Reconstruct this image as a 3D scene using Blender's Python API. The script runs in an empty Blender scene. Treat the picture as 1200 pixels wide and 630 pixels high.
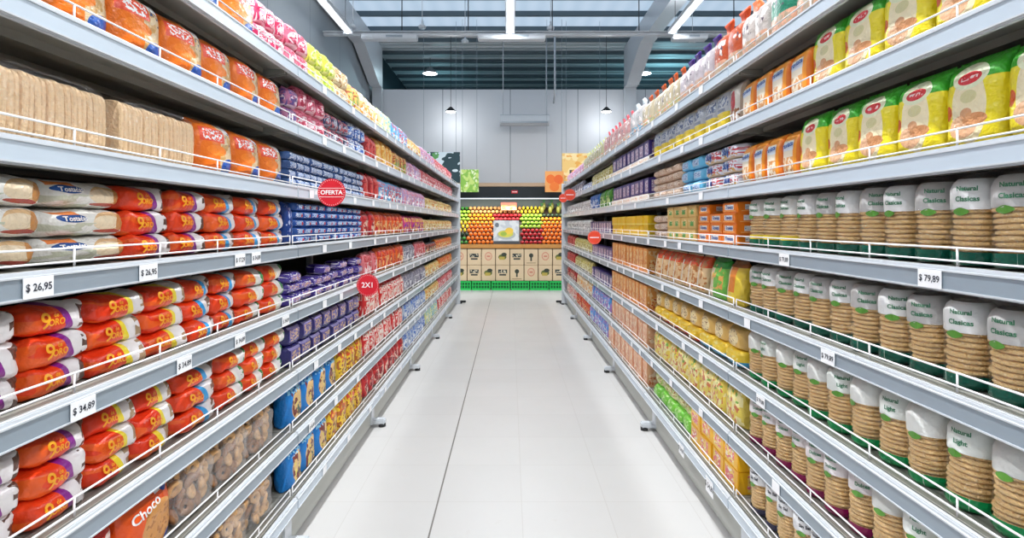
import bpy, bmesh, math, random
from mathutils import Vector, noise
random.seed(7)
S = bpy.context.scene
COL = S.collection
PI = math.pi

# ------------------------------------------------------------------ camera, world, light, exposure
cam_d = bpy.data.cameras.new('camera'); cam = bpy.data.objects.new('camera', cam_d); COL.objects.link(cam)
cam.location = (0, 0, 1.2); cam.rotation_euler = (PI/2, 0, 0)
cam_d.sensor_width = 36; cam_d.lens = 36*655/1200
cam_d.shift_x = 2/1200; cam_d.shift_y = -53/1200
cam_d.clip_start = .02; cam_d.clip_end = 80
S.camera = cam
S.view_settings.view_transform = 'Standard'; S.view_settings.look = 'None'
S.view_settings.gamma = 1; S.view_settings.use_curve_mapping = False
S.view_settings.exposure = 0.56
W = bpy.data.worlds.new('world'); S.world = W; W.use_nodes = True
W.node_tree.nodes['Background'].inputs[0].default_value = (.75, .85, 1, 1)
W.node_tree.nodes['Background'].inputs[1].default_value = 1.05

def area(name, loc, sx, sy, power, col=(.95, .98, 1), rot=(0, 0, 0), spread=PI):
    l = bpy.data.lights.new(name, 'AREA'); l.shape = 'RECTANGLE'; l.size = sx; l.size_y = sy
    l.energy = power; l.color = col; l.spread = spread
    o = bpy.data.objects.new(name, l); o.location = loc; o.rotation_euler = rot; COL.objects.link(o)
    return o
LAMP_X = (-2.33, 0, 2.33); LAMP_Y = (-1.9, .6, 3.1, 5.5, 7.2)
for lx in LAMP_X:
    for ly in LAMP_Y:
        if ly == 5.5: continue
        area('tube_light', (lx, ly, 3.925), .09, 1.5, 68 if lx == 0 else (46 if lx < 0 else 46), spread=2.1 if lx < 0 else PI)
        area('tube_uplight', (lx, ly, 4.03), .12, 1.5, 4, rot=(PI, 0, 0))

# ------------------------------------------------------------------ helpers
def lin(c):
    if isinstance(c, str):
        c = c.lstrip('#'); c = [int(c[i:i+2], 16)/255 for i in (0, 2, 4)]
        c = [x/12.92 if x <= .04045 else ((x+.055)/1.055)**2.4 for x in c]
    return (c[0], c[1], c[2], 1)

class N:
    def __init__(s, name):
        s.m = bpy.data.materials.new(name); s.m.use_nodes = True
        s.t = s.m.node_tree; s.b = s.t.nodes['Principled BSDF']
    def n(s, typ, **k):
        x = s.t.nodes.new(typ)
        for a, v in k.items(): setattr(x, a, v)
        return x
    def put(s, sock, v):
        if hasattr(v, 'is_linked') or hasattr(v, 'links'): s.t.links.new(v, sock)
        else: sock.default_value = v
    def math(s, op, a, b=None, c=None):
        x = s.n('ShaderNodeMath', operation=op)
        s.put(x.inputs[0], a)
        if b is not None: s.put(x.inputs[1], b)
        if c is not None: s.put(x.inputs[2], c)
        return x.outputs[0]
    def mix(s, f, a, b):
        x = s.n('ShaderNodeMix', data_type='RGBA')
        s.put(x.inputs[0], f); s.put(x.inputs[6], a); s.put(x.inputs[7], b)
        return x.outputs[2]
    def noise(s, vec, scale, detail=2, rough=.5):
        x = s.n('ShaderNodeTexNoise'); x.inputs['Scale'].default_value = scale
        x.inputs['Detail'].default_value = detail; x.inputs['Roughness'].default_value = rough
        if vec is not None: s.t.links.new(vec, x.inputs['Vector'])
        return x
    def bump(s, h, strength, dist=.01):
        x = s.n('ShaderNodeBump'); x.inputs['Strength'].default_value = strength; x.inputs['Distance'].default_value = dist
        s.t.links.new(h, x.inputs['Height']); s.t.links.new(x.outputs[0], s.b.inputs['Normal'])

def plain(name, col, rough=.5, metal=0, bump=0, bscale=40, var=0, emit=None):
    g = N(name); g.b.inputs['Roughness'].default_value = rough; g.b.inputs['Metallic'].default_value = metal
    tc = g.n('ShaderNodeTexCoord')
    c = lin(col)
    nz = g.noise(tc.outputs['Object'], bscale, 3)
    if var:
        k = g.math('MULTIPLY_ADD', nz.outputs[0], var*2, 1-var)
        v = g.n('ShaderNodeVectorMath', operation='SCALE'); v.inputs[0].default_value = c[:3]
        g.t.links.new(k, v.inputs['Scale']); g.t.links.new(v.outputs[0], g.b.inputs['Base Color'])
    else: g.b.inputs['Base Color'].default_value = c
    if bump: g.bump(nz.outputs[0], bump)
    if emit:
        g.b.inputs['Emission Color'].default_value = lin(emit[0]); g.b.inputs['Emission Strength'].default_value = emit[1]
    return g.m

def pmat(name, base, layers=(), rough=.32, crinkle=.35, var=.1, alpha=None):
    """printed wrapper: layers of shapes laid over each other in the pack's own UV (0..1 across its front)"""
    g = N(name); tc = g.n('ShaderNodeTexCoord'); uv = tc.outputs['UV']
    oi = g.n('ShaderNodeObjectInfo')
    sep = g.n('ShaderNodeSeparateXYZ'); g.t.links.new(uv, sep.inputs[0]); U, V = g.math('PINGPONG', sep.outputs[0], 1.), sep.outputs[1]
    cu = g.n('ShaderNodeCombineXYZ'); g.t.links.new(U, cu.inputs[0]); g.t.links.new(V, cu.inputs[1]); uv = cu.outputs[0]
    offs = g.n('ShaderNodeVectorMath', operation='ADD'); g.t.links.new(uv, offs.inputs[0])
    cmb = g.n('ShaderNodeCombineXYZ'); g.t.links.new(g.math('MULTIPLY', oi.outputs['Random'], 31.), cmb.inputs[2])
    g.t.links.new(cmb.outputs[0], offs.inputs[1])
    c = lin(base)
    cs = None
    for L in layers:
        k = L[0]; col = lin(L[-1])
        if k == 'st':      # slanted stripe  centre, half width, slant
            m = g.math('COMPARE', g.math('MULTIPLY_ADD', V, L[3], U), L[1], L[2])
        elif k == 'hs':    # horizontal stripe  centre, half width
            m = g.math('COMPARE', V, L[1], L[2])
        elif k == 're':    # rectangle u v hu hv
            m = g.math('MULTIPLY', g.math('COMPARE', U, L[1], L[3]), g.math('COMPARE', V, L[2], L[4]))
        elif k == 'el':    # ellipse u v ru rv
            a = g.n('ShaderNodeVectorMath', operation='SUBTRACT'); g.t.links.new(uv, a.inputs[0]); a.inputs[1].default_value = (L[1], L[2], 0)
            b = g.n('ShaderNodeVectorMath', operation='DIVIDE'); g.t.links.new(a.outputs[0], b.inputs[0]); b.inputs[1].default_value = (L[3], L[4], 1)
            n_ = g.n('ShaderNodeVectorMath', operation='LENGTH'); g.t.links.new(b.outputs[0], n_.inputs[0])
            m = g.math('LESS_THAN', n_.outputs['Value'], 1.)
        elif k == 'bl':    # blotches in a rectangle  u v hu hv scale threshold
            nz = g.noise(offs.outputs[0], L[5], 1)
            m = g.math('MULTIPLY', g.math('COMPARE', U, L[1], L[3]), g.math('COMPARE', V, L[2], L[4]))
            m = g.math('MULTIPLY', m, g.math('GREATER_THAN', nz.outputs[0], L[6]))
        c = g.mix(m, c, col)
    rv = g.math('MULTIPLY_ADD', oi.outputs['Random'], var, 1-var/2)
    v = g.n('ShaderNodeVectorMath', operation='SCALE'); g.put(v.inputs[0], c[:3] if isinstance(c, tuple) else c)
    g.t.links.new(rv, v.inputs['Scale']); g.t.links.new(v.outputs[0], g.b.inputs['Base Color'])
    g.b.inputs['Roughness'].default_value = rough
    g.b.inputs['Specular IOR Level'].default_value = .5
    if crinkle:
        nz = g.noise(tc.outputs['Object'], 34, 3, .6); g.bump(nz.outputs[0], crinkle, .02)
    return g.m

def film(name, tint='#ffffff', op=.16, scale=30, haze=False):
    """clear crinkled wrapping film"""
    g = N(name); g.t.nodes.remove(g.b)
    out = [x for x in g.t.nodes if x.type == 'OUTPUT_MATERIAL'][0]
    tc = g.n('ShaderNodeTexCoord'); nz = g.noise(tc.outputs['Object'], scale, 3, .65)
    bp = g.n('ShaderNodeBump'); bp.inputs['Strength'].default_value = 1. if haze else .8; bp.inputs['Distance'].default_value = .02
    g.t.links.new(nz.outputs[0], bp.inputs['Height'])
    tr = g.n('ShaderNodeBsdfTransparent')
    if haze:
        gl = g.n('ShaderNodeBsdfPrincipled'); gl.inputs['Base Color'].default_value = lin(tint); gl.inputs['Specular IOR Level'].default_value = 1.
    else:
        gl = g.n('ShaderNodeBsdfGlossy'); gl.inputs['Color'].default_value = lin(tint)
    gl.inputs['Roughness'].default_value = .16
    g.t.links.new(bp.outputs[0], gl.inputs['Normal'])
    lw = g.n('ShaderNodeLayerWeight'); lw.inputs[0].default_value = .35; g.t.links.new(bp.outputs[0], lw.inputs['Normal'])
    f = g.math('MULTIPLY_ADD', lw.outputs['Facing'], .16, op)
    mx = g.n('ShaderNodeMixShader'); g.t.links.new(f, mx.inputs[0]); g.t.links.new(tr.outputs[0], mx.inputs[1]); g.t.links.new(gl.outputs[0], mx.inputs[2])
    g.t.links.new(mx.outputs[0], out.inputs['Surface'])
    return g.m

class MB:
    """collects faces with a material slot index and per-vertex UV"""
    def __init__(s): s.v = []; s.f = []; s.mi = []; s.uv = []; s.sm = []
    def add(s, vs, fs, mi=0, uvs=None, smooth=False):
        o = len(s.v); s.v += [tuple(p) for p in vs]
        s.uv += (uvs if uvs else [(.5, .5)]*len(vs))
        for f in fs: s.f.append(tuple(i+o for i in f)); s.mi.append(mi); s.sm.append(smooth)
    def box(s, c, d, mi=0, bev=0, uvbox=None):
        bm = bmesh.new(); bmesh.ops.create_cube(bm, size=1)
        for v in bm.verts: v.co = Vector((v.co.x*d[0]+c[0], v.co.y*d[1]+c[1], v.co.z*d[2]+c[2]))
        if bev: bmesh.ops.bevel(bm, geom=bm.edges[:], offset=bev, segments=2, affect='EDGES')
        bm.verts.index_update()
        vs = [v.co.copy() for v in bm.verts]; fs = [[v.index for v in f.verts] for f in bm.faces]; bm.free()
        u = None
        if uvbox: u = [((p.x-uvbox[0])/uvbox[1]+(math.copysign(max(0, p.y-c[1]+d[1]/2)/uvbox[1], p.x-c[0]) if abs(p.x-c[0]) > d[0]/2-bev*1.5-1e-5 else 0), (p.z-uvbox[2])/uvbox[3]) for p in vs]
        s.add(vs, fs, mi, u)
    def tube(s, pts, r, mi=0, n=6):
        pts = [Vector(p) for p in pts]; rings = []; vs = []
        for i, p in enumerate(pts):
            a = pts[max(0, i-1)]; b = pts[min(len(pts)-1, i+1)]; t = (b-a).normalized()
            up = Vector((0, 0, 1)) if abs(t.z) < .9 else Vector((1, 0, 0))
            x = t.cross(up).normalized(); y = x.cross(t)
            rr = r[i] if isinstance(r, (list, tuple)) else r
            for k in range(n): vs.append(p + rr*(x*math.cos(2*PI*k/n)+y*math.sin(2*PI*k/n)))
        fs = []
        for i in range(len(pts)-1):
            for k in range(n): fs.append((i*n+k, i*n+(k+1) % n, (i+1)*n+(k+1) % n, (i+1)*n+k))
        fs.append(tuple(range(n))[::-1]); fs.append(tuple((len(pts)-1)*n+k for k in range(n)))
        s.add(vs, fs, mi, None, True)
    def lathe(s, prof, n=20, mi=0, c=(0, 0, 0), wob=0, seed=0, smooth=True, uvh=None):
        vs = []; uvs = []
        for (r, z) in prof:
            for k in range(n):
                a = 2*PI*k/n; rr = r
                if wob: rr = r*(1+wob*noise.noise(Vector((math.cos(a)*2, math.sin(a)*2, z*30+seed))))
                vs.append((c[0]+rr*math.cos(a), c[1]+rr*math.sin(a), c[2]+z))
                # u runs around the front (-y) side
                uvs.append((.5+.5*math.cos(a), (z/uvh if uvh else .5)))
        fs = []
        for i in range(len(prof)-1):
            for k in range(n): fs.append((i*n+k, i*n+(k+1) % n, (i+1)*n+(k+1) % n, (i+1)*n+k))
        s.add(vs, fs, mi, uvs, smooth)
    def mesh(s, name, mats):
        m = bpy.data.meshes.new(name); m.from_pydata(s.v, [], s.f)
        for x in mats: m.materials.append(x)
        m.polygons.foreach_set('material_index', s.mi); m.polygons.foreach_set('use_smooth', s.sm)
        ul = m.uv_layers.new(name='uv')
        li = [0]*len(m.loops); m.loops.foreach_get('vertex_index', li)
        flat = [0.]*(2*len(li))
        for i, vi in enumerate(li): flat[2*i], flat[2*i+1] = s.uv[vi]
        ul.data.foreach_set('uv', flat); m.update()
        return m

def link(name, mesh, parent=None, loc=(0, 0, 0), rz=0):
    o = bpy.data.objects.new(name, mesh); COL.objects.link(o); o.location = loc; o.rotation_euler = (0, 0, rz)
    if parent is not None: o.parent = parent
    return o
def tag(o, label, cat, group=None, kind=None):
    if label:
        o['label'] = label
    if cat: o['category'] = cat
    if group: o['group'] = group
    if kind: o['kind'] = kind
    return o
def struct(name, mb, mats, loc=(0, 0, 0)):
    o = link(name, mb.mesh(name, mats), None, loc); o['kind'] = 'structure'; return o
def copy_tree(root, parent=None):
    c = root.copy(); COL.objects.link(c)
    if parent is not None: c.parent = parent
    for ch in list(root.children): copy_tree(ch, c)
    return c

_ft = {}
def glyphs(txt, size, bold=0.):
    """flat triangulated lettering, centred on 0,0"""
    key = (txt, size, bold)
    if key in _ft: return _ft[key]
    cu = bpy.data.curves.new('lettering', 'FONT'); cu.body = txt; cu.size = size; cu.align_x = 'CENTER'; cu.align_y = 'CENTER'
    cu.offset = bold; cu.resolution_u = 3; cu.fill_mode = 'FRONT'
    o = bpy.data.objects.new('lettering', cu); COL.objects.link(o)
    dg = bpy.context.evaluated_depsgraph_get(); dg.update()
    me = o.evaluated_get(dg).to_mesh()
    vs = [(v.co.x, v.co.y) for v in me.vertices]; fs = [tuple(p.vertices) for p in me.polygons]
    o.evaluated_get(dg).to_mesh_clear(); bpy.data.objects.remove(o); bpy.data.curves.remove(cu)
    _ft[key] = (vs, fs); return _ft[key]

ONES = ['', 'first', 'second', 'third', 'fourth', 'fifth', 'sixth', 'seventh', 'eighth', 'ninth', 'tenth', 'eleventh', 'twelfth', 'thirteenth', 'fourteenth', 'fifteenth', 'sixteenth', 'seventeenth', 'eighteenth', 'nineteenth']
TENS = ['', '', 'twenty', 'thirty', 'forty', 'fifty', 'sixty', 'seventy', 'eighty', 'ninety']
def ordn(i):
    if i < 20: return ONES[i]
    if i % 10 == 0: return TENS[i//10][:-1]+'ieth'
    return TENS[i//10]+'-'+ONES[i % 10]

# ------------------------------------------------------------------ materials
M = {}
M['white_metal'] = plain('white_metal', '#c4c8cd', .35, 0, .02, 8, .03)
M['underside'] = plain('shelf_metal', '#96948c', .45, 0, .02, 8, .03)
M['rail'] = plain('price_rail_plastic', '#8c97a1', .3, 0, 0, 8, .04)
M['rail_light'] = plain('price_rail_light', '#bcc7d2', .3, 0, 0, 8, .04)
M['wire'] = plain('wire_white', '#f1eff0', .3)
M['back'] = plain('back_panel_dark', '#151618', .7, 0, 0, 6, .1)
M['plinth'] = plain('plinth_grey', '#a9aaa4', .5, 0, .02, 5, .06)
M['black'] = plain('black_plastic', '#1a1b1d', .5)
M['tagwhite'] = plain('tag_paper', '#f0f0f2', .5)
M['ink'] = plain('ink_dark', '#2a2d38', .6)
M['signred'] = plain('sign_red', '#d3182a', .35)
M['signorange'] = plain('sign_orange', '#ee4a2c', .35)
M['signwhite'] = plain('sign_white', '#f7f3f2', .4)
M['film'] = film('clear_film', '#ffffff', .05, 40)
M['film2'] = film('clear_film_thick', '#ffffff', .19, 60, True)
M['cake'] = plain('puffed_rice', '#ffd592', .8, 0, .8, 300, .12)
M['toast'] = plain('toasted_bread', '#ffdcb0', .85, 0, .5, 150, .1)
M['cookie'] = plain('cookie_brown', '#e2b27a', .8, 0, .6, 60, .25)
M['gold'] = plain('print_gold', '#ffb022', .4)
M['ptwhite'] = plain('print_white', '#f8f4f0', .4)
M['ptblue'] = plain('print_blue', '#1d4f9c', .4)
M['ptred'] = plain('print_red', '#d9232e', .4)
M['ptgreen'] = plain('print_green', '#3f7d5b', .4)
M['lampwhite'] = plain('lamp_glow', '#ffffff', .5, emit=('#f4faff', 9))

# ------------------------------------------------------------------ room
def floor_mat():
    g = N('floor_tiles'); ge = g.n('ShaderNodeNewGeometry'); sp = g.n('ShaderNodeSeparateXYZ'); g.t.links.new(ge.outputs['Position'], sp.inputs[0])
    X, Y = sp.outputs[0], sp.outputs[1]
    fx = g.math('FRACT', g.math('DIVIDE', g.math('ADD', X, .313+36.2+.181), .362))
    fy = g.math('FRACT', g.math('DIVIDE', g.math('ADD', Y, -2.415+36.6+.183), .366))
    gx = g.math('COMPARE', fx, .5, .0045); gy = g.math('COMPARE', fy, .5, .0045)
    dark = g.math('COMPARE', X, -.313, .0035)
    nz = g.noise(ge.outputs['Position'], 2.2, 4, .6); nz2 = g.noise(ge.outputs['Position'], 14, 3, .6)
    ix = g.math('FLOOR', g.math('DIVIDE', g.math('ADD', X, .313+36.2), .362)); iy = g.math('FLOOR', g.math('DIVIDE', g.math('ADD', Y, -2.415+36.6), .366))
    cb = g.n('ShaderNodeCombineXYZ'); g.t.links.new(ix, cb.inputs[0]); g.t.links.new(iy, cb.inputs[1])
    wn = g.n('ShaderNodeTexWhiteNoise', noise_dimensions='3D'); g.t.links.new(cb.outputs[0], wn.inputs[0])
    base = g.mix(g.math('MULTIPLY', nz.outputs[0], .5), lin('#c9c7c5'), lin('#bdbab8'))
    base = g.mix(g.math('MULTIPLY', wn.outputs[0], .35), base, lin('#bebbb9'))
    st = g.math('MULTIPLY', g.math('GREATER_THAN', nz2.outputs[0], .69), .25)
    base = g.mix(st, base, lin('#bdb8b3'))
    base = g.mix(g.math('MULTIPLY', g.math('MAXIMUM', gx, gy), .5), base, lin('#b0aba6'))
    base = g.mix(dark, base, lin('#6a6660'))
    g.t.links.new(base, g.b.inputs['Base Color'])
    g.put(g.b.inputs['Roughness'], g.math('MULTIPLY_ADD', nz.outputs[0], .25, .28))
    g.bump(g.math('SUBTRACT', 1., g.math('MAXIMUM', gx, gy)), .15, .003)
    return g.m
mb = MB(); mb.box((2.1, 7, -.05), (9.8, 24, .1)); struct('floor', mb, [floor_mat()])

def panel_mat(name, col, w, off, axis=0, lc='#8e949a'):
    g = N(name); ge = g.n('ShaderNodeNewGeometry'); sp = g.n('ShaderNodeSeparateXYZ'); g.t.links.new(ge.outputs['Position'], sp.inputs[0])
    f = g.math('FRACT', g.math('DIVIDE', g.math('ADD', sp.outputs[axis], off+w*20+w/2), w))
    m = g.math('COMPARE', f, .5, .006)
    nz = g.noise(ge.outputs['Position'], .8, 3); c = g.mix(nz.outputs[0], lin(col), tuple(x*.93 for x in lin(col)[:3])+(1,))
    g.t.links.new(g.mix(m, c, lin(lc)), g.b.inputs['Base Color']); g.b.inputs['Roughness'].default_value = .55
    return g.m
WL = -2.78; BW = 11.25; HC = 4.65; BT = 3.9
mb = MB(); mb.box((2.1, BW+.1, BT/2), (9.8, .2, BT)); struct('wall_back', mb, [panel_mat('wall_panels', '#d6d8dc', 1.36, .0)])
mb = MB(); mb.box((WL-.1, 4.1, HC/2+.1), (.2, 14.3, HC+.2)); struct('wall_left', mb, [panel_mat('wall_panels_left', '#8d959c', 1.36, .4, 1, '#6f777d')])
mb = MB(); mb.box((7.1, 7, HC/2+.1), (.2, 24, HC+.2)); struct('wall_right', mb, [panel_mat('wall_panels_right', '#c6cace', 1.36, .0, 1)])
mb = MB(); mb.box((2.1, -3.1, HC/2+.1), (9.8, .2, HC+.2)); struct('wall_front', mb, [M['white_metal']])
mb = MB(); mb.box((2.1, 19.1, HC/2+.5), (9.8, .2, HC+1)); struct('wall_far', mb, [plain('far_wall', '#20333c', .8)])
mb = MB(); mb.box((WL-.1, 15.3, HC/2+.1), (.2, 7.8, HC+.2)); struct('wall_far_left', mb, [plain('far_wall_left', '#20333c', .8)])
def roof_mat():
    g = N('roof_sheet'); ge = g.n('ShaderNodeNewGeometry'); sp = g.n('ShaderNodeSeparateXYZ'); g.t.links.new(ge.outputs['Position'], sp.inputs[0])
    f = g.math('SINE', g.math('MULTIPLY', sp.outputs[1], 2*PI/.26))
    g.b.inputs['Base Color'].default_value = lin('#d6dadd'); g.b.inputs['Roughness'].default_value = .4
    g.bump(f, .6, .03); return g.m
mb = MB(); mb.box((2.1, 1.25, HC+.2), (9.8, 12.5, .06)); mb.box((2.1, 14.9, HC+.2), (9.8, 8.2, .06)); struct('ceiling', mb, [roof_mat()])
def skylight_mat():
    g = N('translucent_roof_sheet'); g.t.nodes.remove(g.b); out = [x for x in g.t.nodes if x.type == 'OUTPUT_MATERIAL'][0]
    ge = g.n('ShaderNodeNewGeometry'); sp = g.n('ShaderNodeSeparateXYZ'); g.t.links.new(ge.outputs['Position'], sp.inputs[0])
    f = g.math('MULTIPLY_ADD', g.math('SINE', g.math('MULTIPLY', sp.outputs[0], 2*PI/.3)), .12, .5)
    c = g.mix(f, lin('#aebfc8'), lin('#d3dade'))
    tl = g.n('ShaderNodeBsdfTranslucent'); df = g.n('ShaderNodeBsdfDiffuse'); g.t.links.new(c, tl.inputs[0]); g.t.links.new(c, df.inputs[0])
    mx = g.n('ShaderNodeMixShader'); mx.inputs[0].default_value = .3
    g.t.links.new(tl.outputs[0], mx.inputs[1]); g.t.links.new(df.outputs[0], mx.inputs[2]); g.t.links.new(mx.outputs[0], out.inputs['Surface'])
    return g.m
mb = MB(); mb.add([(-2.8, 7.5, HC+.19), (7, 7.5, HC+.19), (7, 10.8, HC+.19), (-2.8, 10.8, HC+.19)], [(0, 1, 2, 3)]); struct('translucent_roof_1', mb, [skylight_mat()])  # roof sheets made translucent so sky light brightens the near ceiling
# steel purlins of the roof, each one its own beam
pur = plain('purlin_steel', '#54636b', .5, .2)
k = 0
for y in [8.35, 8.85, 9.55, 10.3, 10.9] + [11.7+.62*i for i in range(10)]:
    mb = MB(); mb.box((2.1, y, HC+.145), (9.7, .012, .08)); mb.box((2.1, y+.02, HC+.105), (9.7, .05, .01)); mb.box((2.1, y+.02, HC+.18), (9.7, .05, .008))
    k += 1
    tag(link('roof_purlin', mb.mesh('roof_purlin', [pur])), 'grey steel roof purlin spanning the ceiling, %s counting away from the camera' % ordn(k), 'beam', 'roof purlins')
# rafter with haunch and its column, right and left
def rafter(x, w, lab):
    e = bpy.data.objects.new('roof_rafter', None); COL.objects.link(e); e.location = (x, 11.05, BT)
    tag(e, lab, 'beam')
    m = MB()
    pts = [(-8.5, HC+.05-BT), (-8.5, HC-.3-BT), (-1.3, HC-.3-BT), (-.2, HC-.75-BT), (0.06, HC-.75-BT), (.06, HC+.05-BT)]
    vs = [(-w/2, a, b) for a, b in pts]+[(w/2, a, b) for a, b in pts]; n_ = len(pts)
    m.add(vs, [tuple(range(n_)), tuple(range(n_, 2*n_))[::-1]]+[(i, (i+1) % n_+0, (i+1) % n_+n_, i+n_) for i in range(n_)])
    link('beam_web', m.mesh('beam_web', [M['white_metal']]), e)
    m = MB(); m.box((0, .08, -BT/2+.0), (w*.95, .14, BT*.999)); link('column', m.mesh('column', [M['white_metal']]), e)
rafter(2.38, .24, 'wide white steel rafter with haunch, right of centre, on a slim column')
rafter(WL+.14, .2, 'white steel rafter running along the left wall onto a column')

# linear lamps hung in three lines
def lamp(x, y, lab):
    e = bpy.data.objects.new('linear_lamp', None); COL.objects.link(e); e.location = (x, y, 3.93)
    tag(e, lab, 'ceiling lamp', 'linear ceiling lamps')
    m = MB(); m.box((0, 0, .05), (.13, 1.64, .05), bev=.008); m.box((0, .83, .03), (.13, .03, .07)); m.box((0, -.83, .03), (.13, .03, .07)); link('housing', m.mesh('housing', [M['white_metal']]), e)
    m = MB(); m.tube([(0, -.8, .008), (0, .8, .008)], .017, n=10); link('tube', m.mesh('tube', [M['lampwhite']]), e)
    for s in (-.7, .7):
        m = MB(); m.tube([(0, s, .07), (0, s, HC-3.93+.168)], .004, n=5); link('hanger_wire', m.mesh('hanger_wire', [M['black']]), e)
for x, nm in zip(LAMP_X, ('left', 'middle', 'right')):
    for i, y in enumerate(LAMP_Y):
        lamp(x, y, '%s linear tube lamp under the roof in the %s line, %s from the camera end' % ('white', nm, ordn(i+1)))

# cable tray across the ceiling
m = MB(); m.box((.9, 8.25, 3.99), (7.3, .06, .035)); m.box((.9, 8.25, 4.02), (7.3, .12, .012))
e = link('cable_tray', m.mesh('cable_tray', [M['white_metal']])); tag(e, 'thin white cable tray hung across the aisle below the roof', 'cable tray')
for x in (-1.6, -.62, .62, 1.9, 3.3):
    m = MB(); m.tube([(x, 8.25, 4.03), (x, 8.25, HC+.168)], .008, n=5); link('hanger_rod', m.mesh('hanger_rod', [M['black']]), e)
for i, (x, w) in enumerate([(-1.75, .8), (.02, .98), (2.6, .5)]):
    m = MB(); m.box((0, 0, 0), (w, .16, .075), bev=.01); m.box((-w*.36, -.085, 0), (w*.16, .01, .04)); m.box((w*.1, -.085, .0), (w*.3, .008, .03), mi=1)
    tag(link('equipment_housing', m.mesh('equipment_housing', [M['white_metal'], M['rail']]), None, (x, 8.12, 3.90)), 'flat white equipment housing under the cable tray, ' + ('at its left end', 'at the aisle centre', 'at its right part')[i], 'ceiling unit', 'housings on the cable tray')
for i, (x, y) in enumerate([(-2.32, 8.25), (-1.3, 8.25), (.6, 8.3), (-.72, 8.9), (2.9, 8.9)]):
    m = MB(); m.lathe([(.001, 0), (.05, .0), (.06, .03), (.03, .06), (.012, .07), (.012, .12), (.001, .12)], 12)
    m.tube([(0, 0, .1), (0, 0, HC-4.08+.168)], .005, n=5)
    tag(link('ceiling_detector', m.mesh('ceiling_detector', [M['white_metal']]), None, (x, y, 4.08)), 'small white detector hung under the roof, %s from the left' % ordn([1, 2, 4, 3, 5][i]), 'detector', 'ceiling detectors')

# pendants in front of the back wall
def pendant(x, y, z, lab, r=.1, big=False):
    e = bpy.data.objects.new('pendant_lamp', None); COL.objects.link(e); e.location = (x, y, z); tag(e, lab, 'pendant lamp', 'pendant lamps')
    m = MB(); m.lathe([(r, 0), (r*.97, .02), (r*.62, r*.55), (r*.3, r*.85), (.02, r*.95)], 20); link('lamp_shade', m.mesh('lamp_shade', [M['black'] if not big else M['rail']]), e)
    m = MB(); m.lathe([(.001, -.012), (r*.6, -.012), (r*.93, .004), (r*.9, .012), (.001, .012)], 20); link('bulb', m.mesh('bulb', [M['lampwhite']]), e)
    m = MB(); m.tube([(0, 0, r*.9), (0, 0, HC-z+.168)], .005, n=5); link('cord', m.mesh('cord', [M['black']]), e)
for x, lab in ((-1.14, 'small dark pendant lamp before the back wall, left of the air unit'), (1.84, 'small dark pendant lamp before the back wall, right of the air unit')):
    pendant(x, 10.7, 3.34, lab)
    l = bpy.data.lights.new('pendant_light', 'POINT'); l.energy = 5.5; l.shadow_soft_size = .06; l.color = (.95, .98, 1)
    o = bpy.data.objects.new('pendant_light', l); o.location = (x, 10.75, 3.25); COL.objects.link(o)
for x, y, lab in ((-1.75, 12.2, 'bright high bay lamp in the dark space beyond the wall, left'), (2.92, 12.2, 'bright high bay lamp in the dark space beyond the wall, right')):
    pendant(x, y, 4.47, lab, .16, True)
    area('bay_light', (x, y, 4.44), .2, .2, 14, (.6, .9, 1))
for x, y in ((-1.75, 13.5), (3.6, 12.6)):
    l = bpy.data.lights.new('hall_glow', 'POINT'); l.energy = 5 if x < 0 else 18; l.color = (.35, .85, 1); l.shadow_soft_size = .2
    o = bpy.data.objects.new('hall_lamp', l); o.location = (x, y, 4.1); COL.objects.link(o)

# air curtain unit hanging before the wall
e = bpy.data.objects.new('air_unit', None); COL.objects.link(e); e.location = (.28, 10.9, 3.12); tag(e, 'long white air unit hung on two rods before the back wall', 'air unit')
m = MB(); prof = [(-.1, .0), (-.13, .06), (-.12, .17), (-.05, .2), (.1, .2), (.12, .0)]
vs = [(-.48, a, b) for a, b in prof]+[(.48, a, b) for a, b in prof]; n_ = 6
m.add(vs, [tuple(range(n_)), tuple(range(n_, 2*n_))[::-1]]+[(i, (i+1) % n_, (i+1) % n_+n_, i+n_) for i in range(n_)]); link('housing', m.mesh('housing', [M['white_metal']]), e)
m = MB(); m.box((0, -.137, .035), (.9, .012, .03)); link('outlet_grille', m.mesh('outlet_grille', [M['rail']]), e)
for x in (-.42, .42):
    m = MB(); m.tube([(x, 0, .19), (x, 0, HC-3.12+.168)], .008, n=5); link('hanger_rod', m.mesh('hanger_rod', [M['white_metal']]), e)
m = MB(); m.tube([(.86, 10.8, HC+.168), (.86, 10.8, 3.7), (.86, 11.1, 3.6)], .02, n=6)
tag(link('conduit_pipe', m.mesh('conduit_pipe', [M['white_metal']])), 'thin white conduit pipe dropping from the roof to the back wall', 'pipe')

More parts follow.
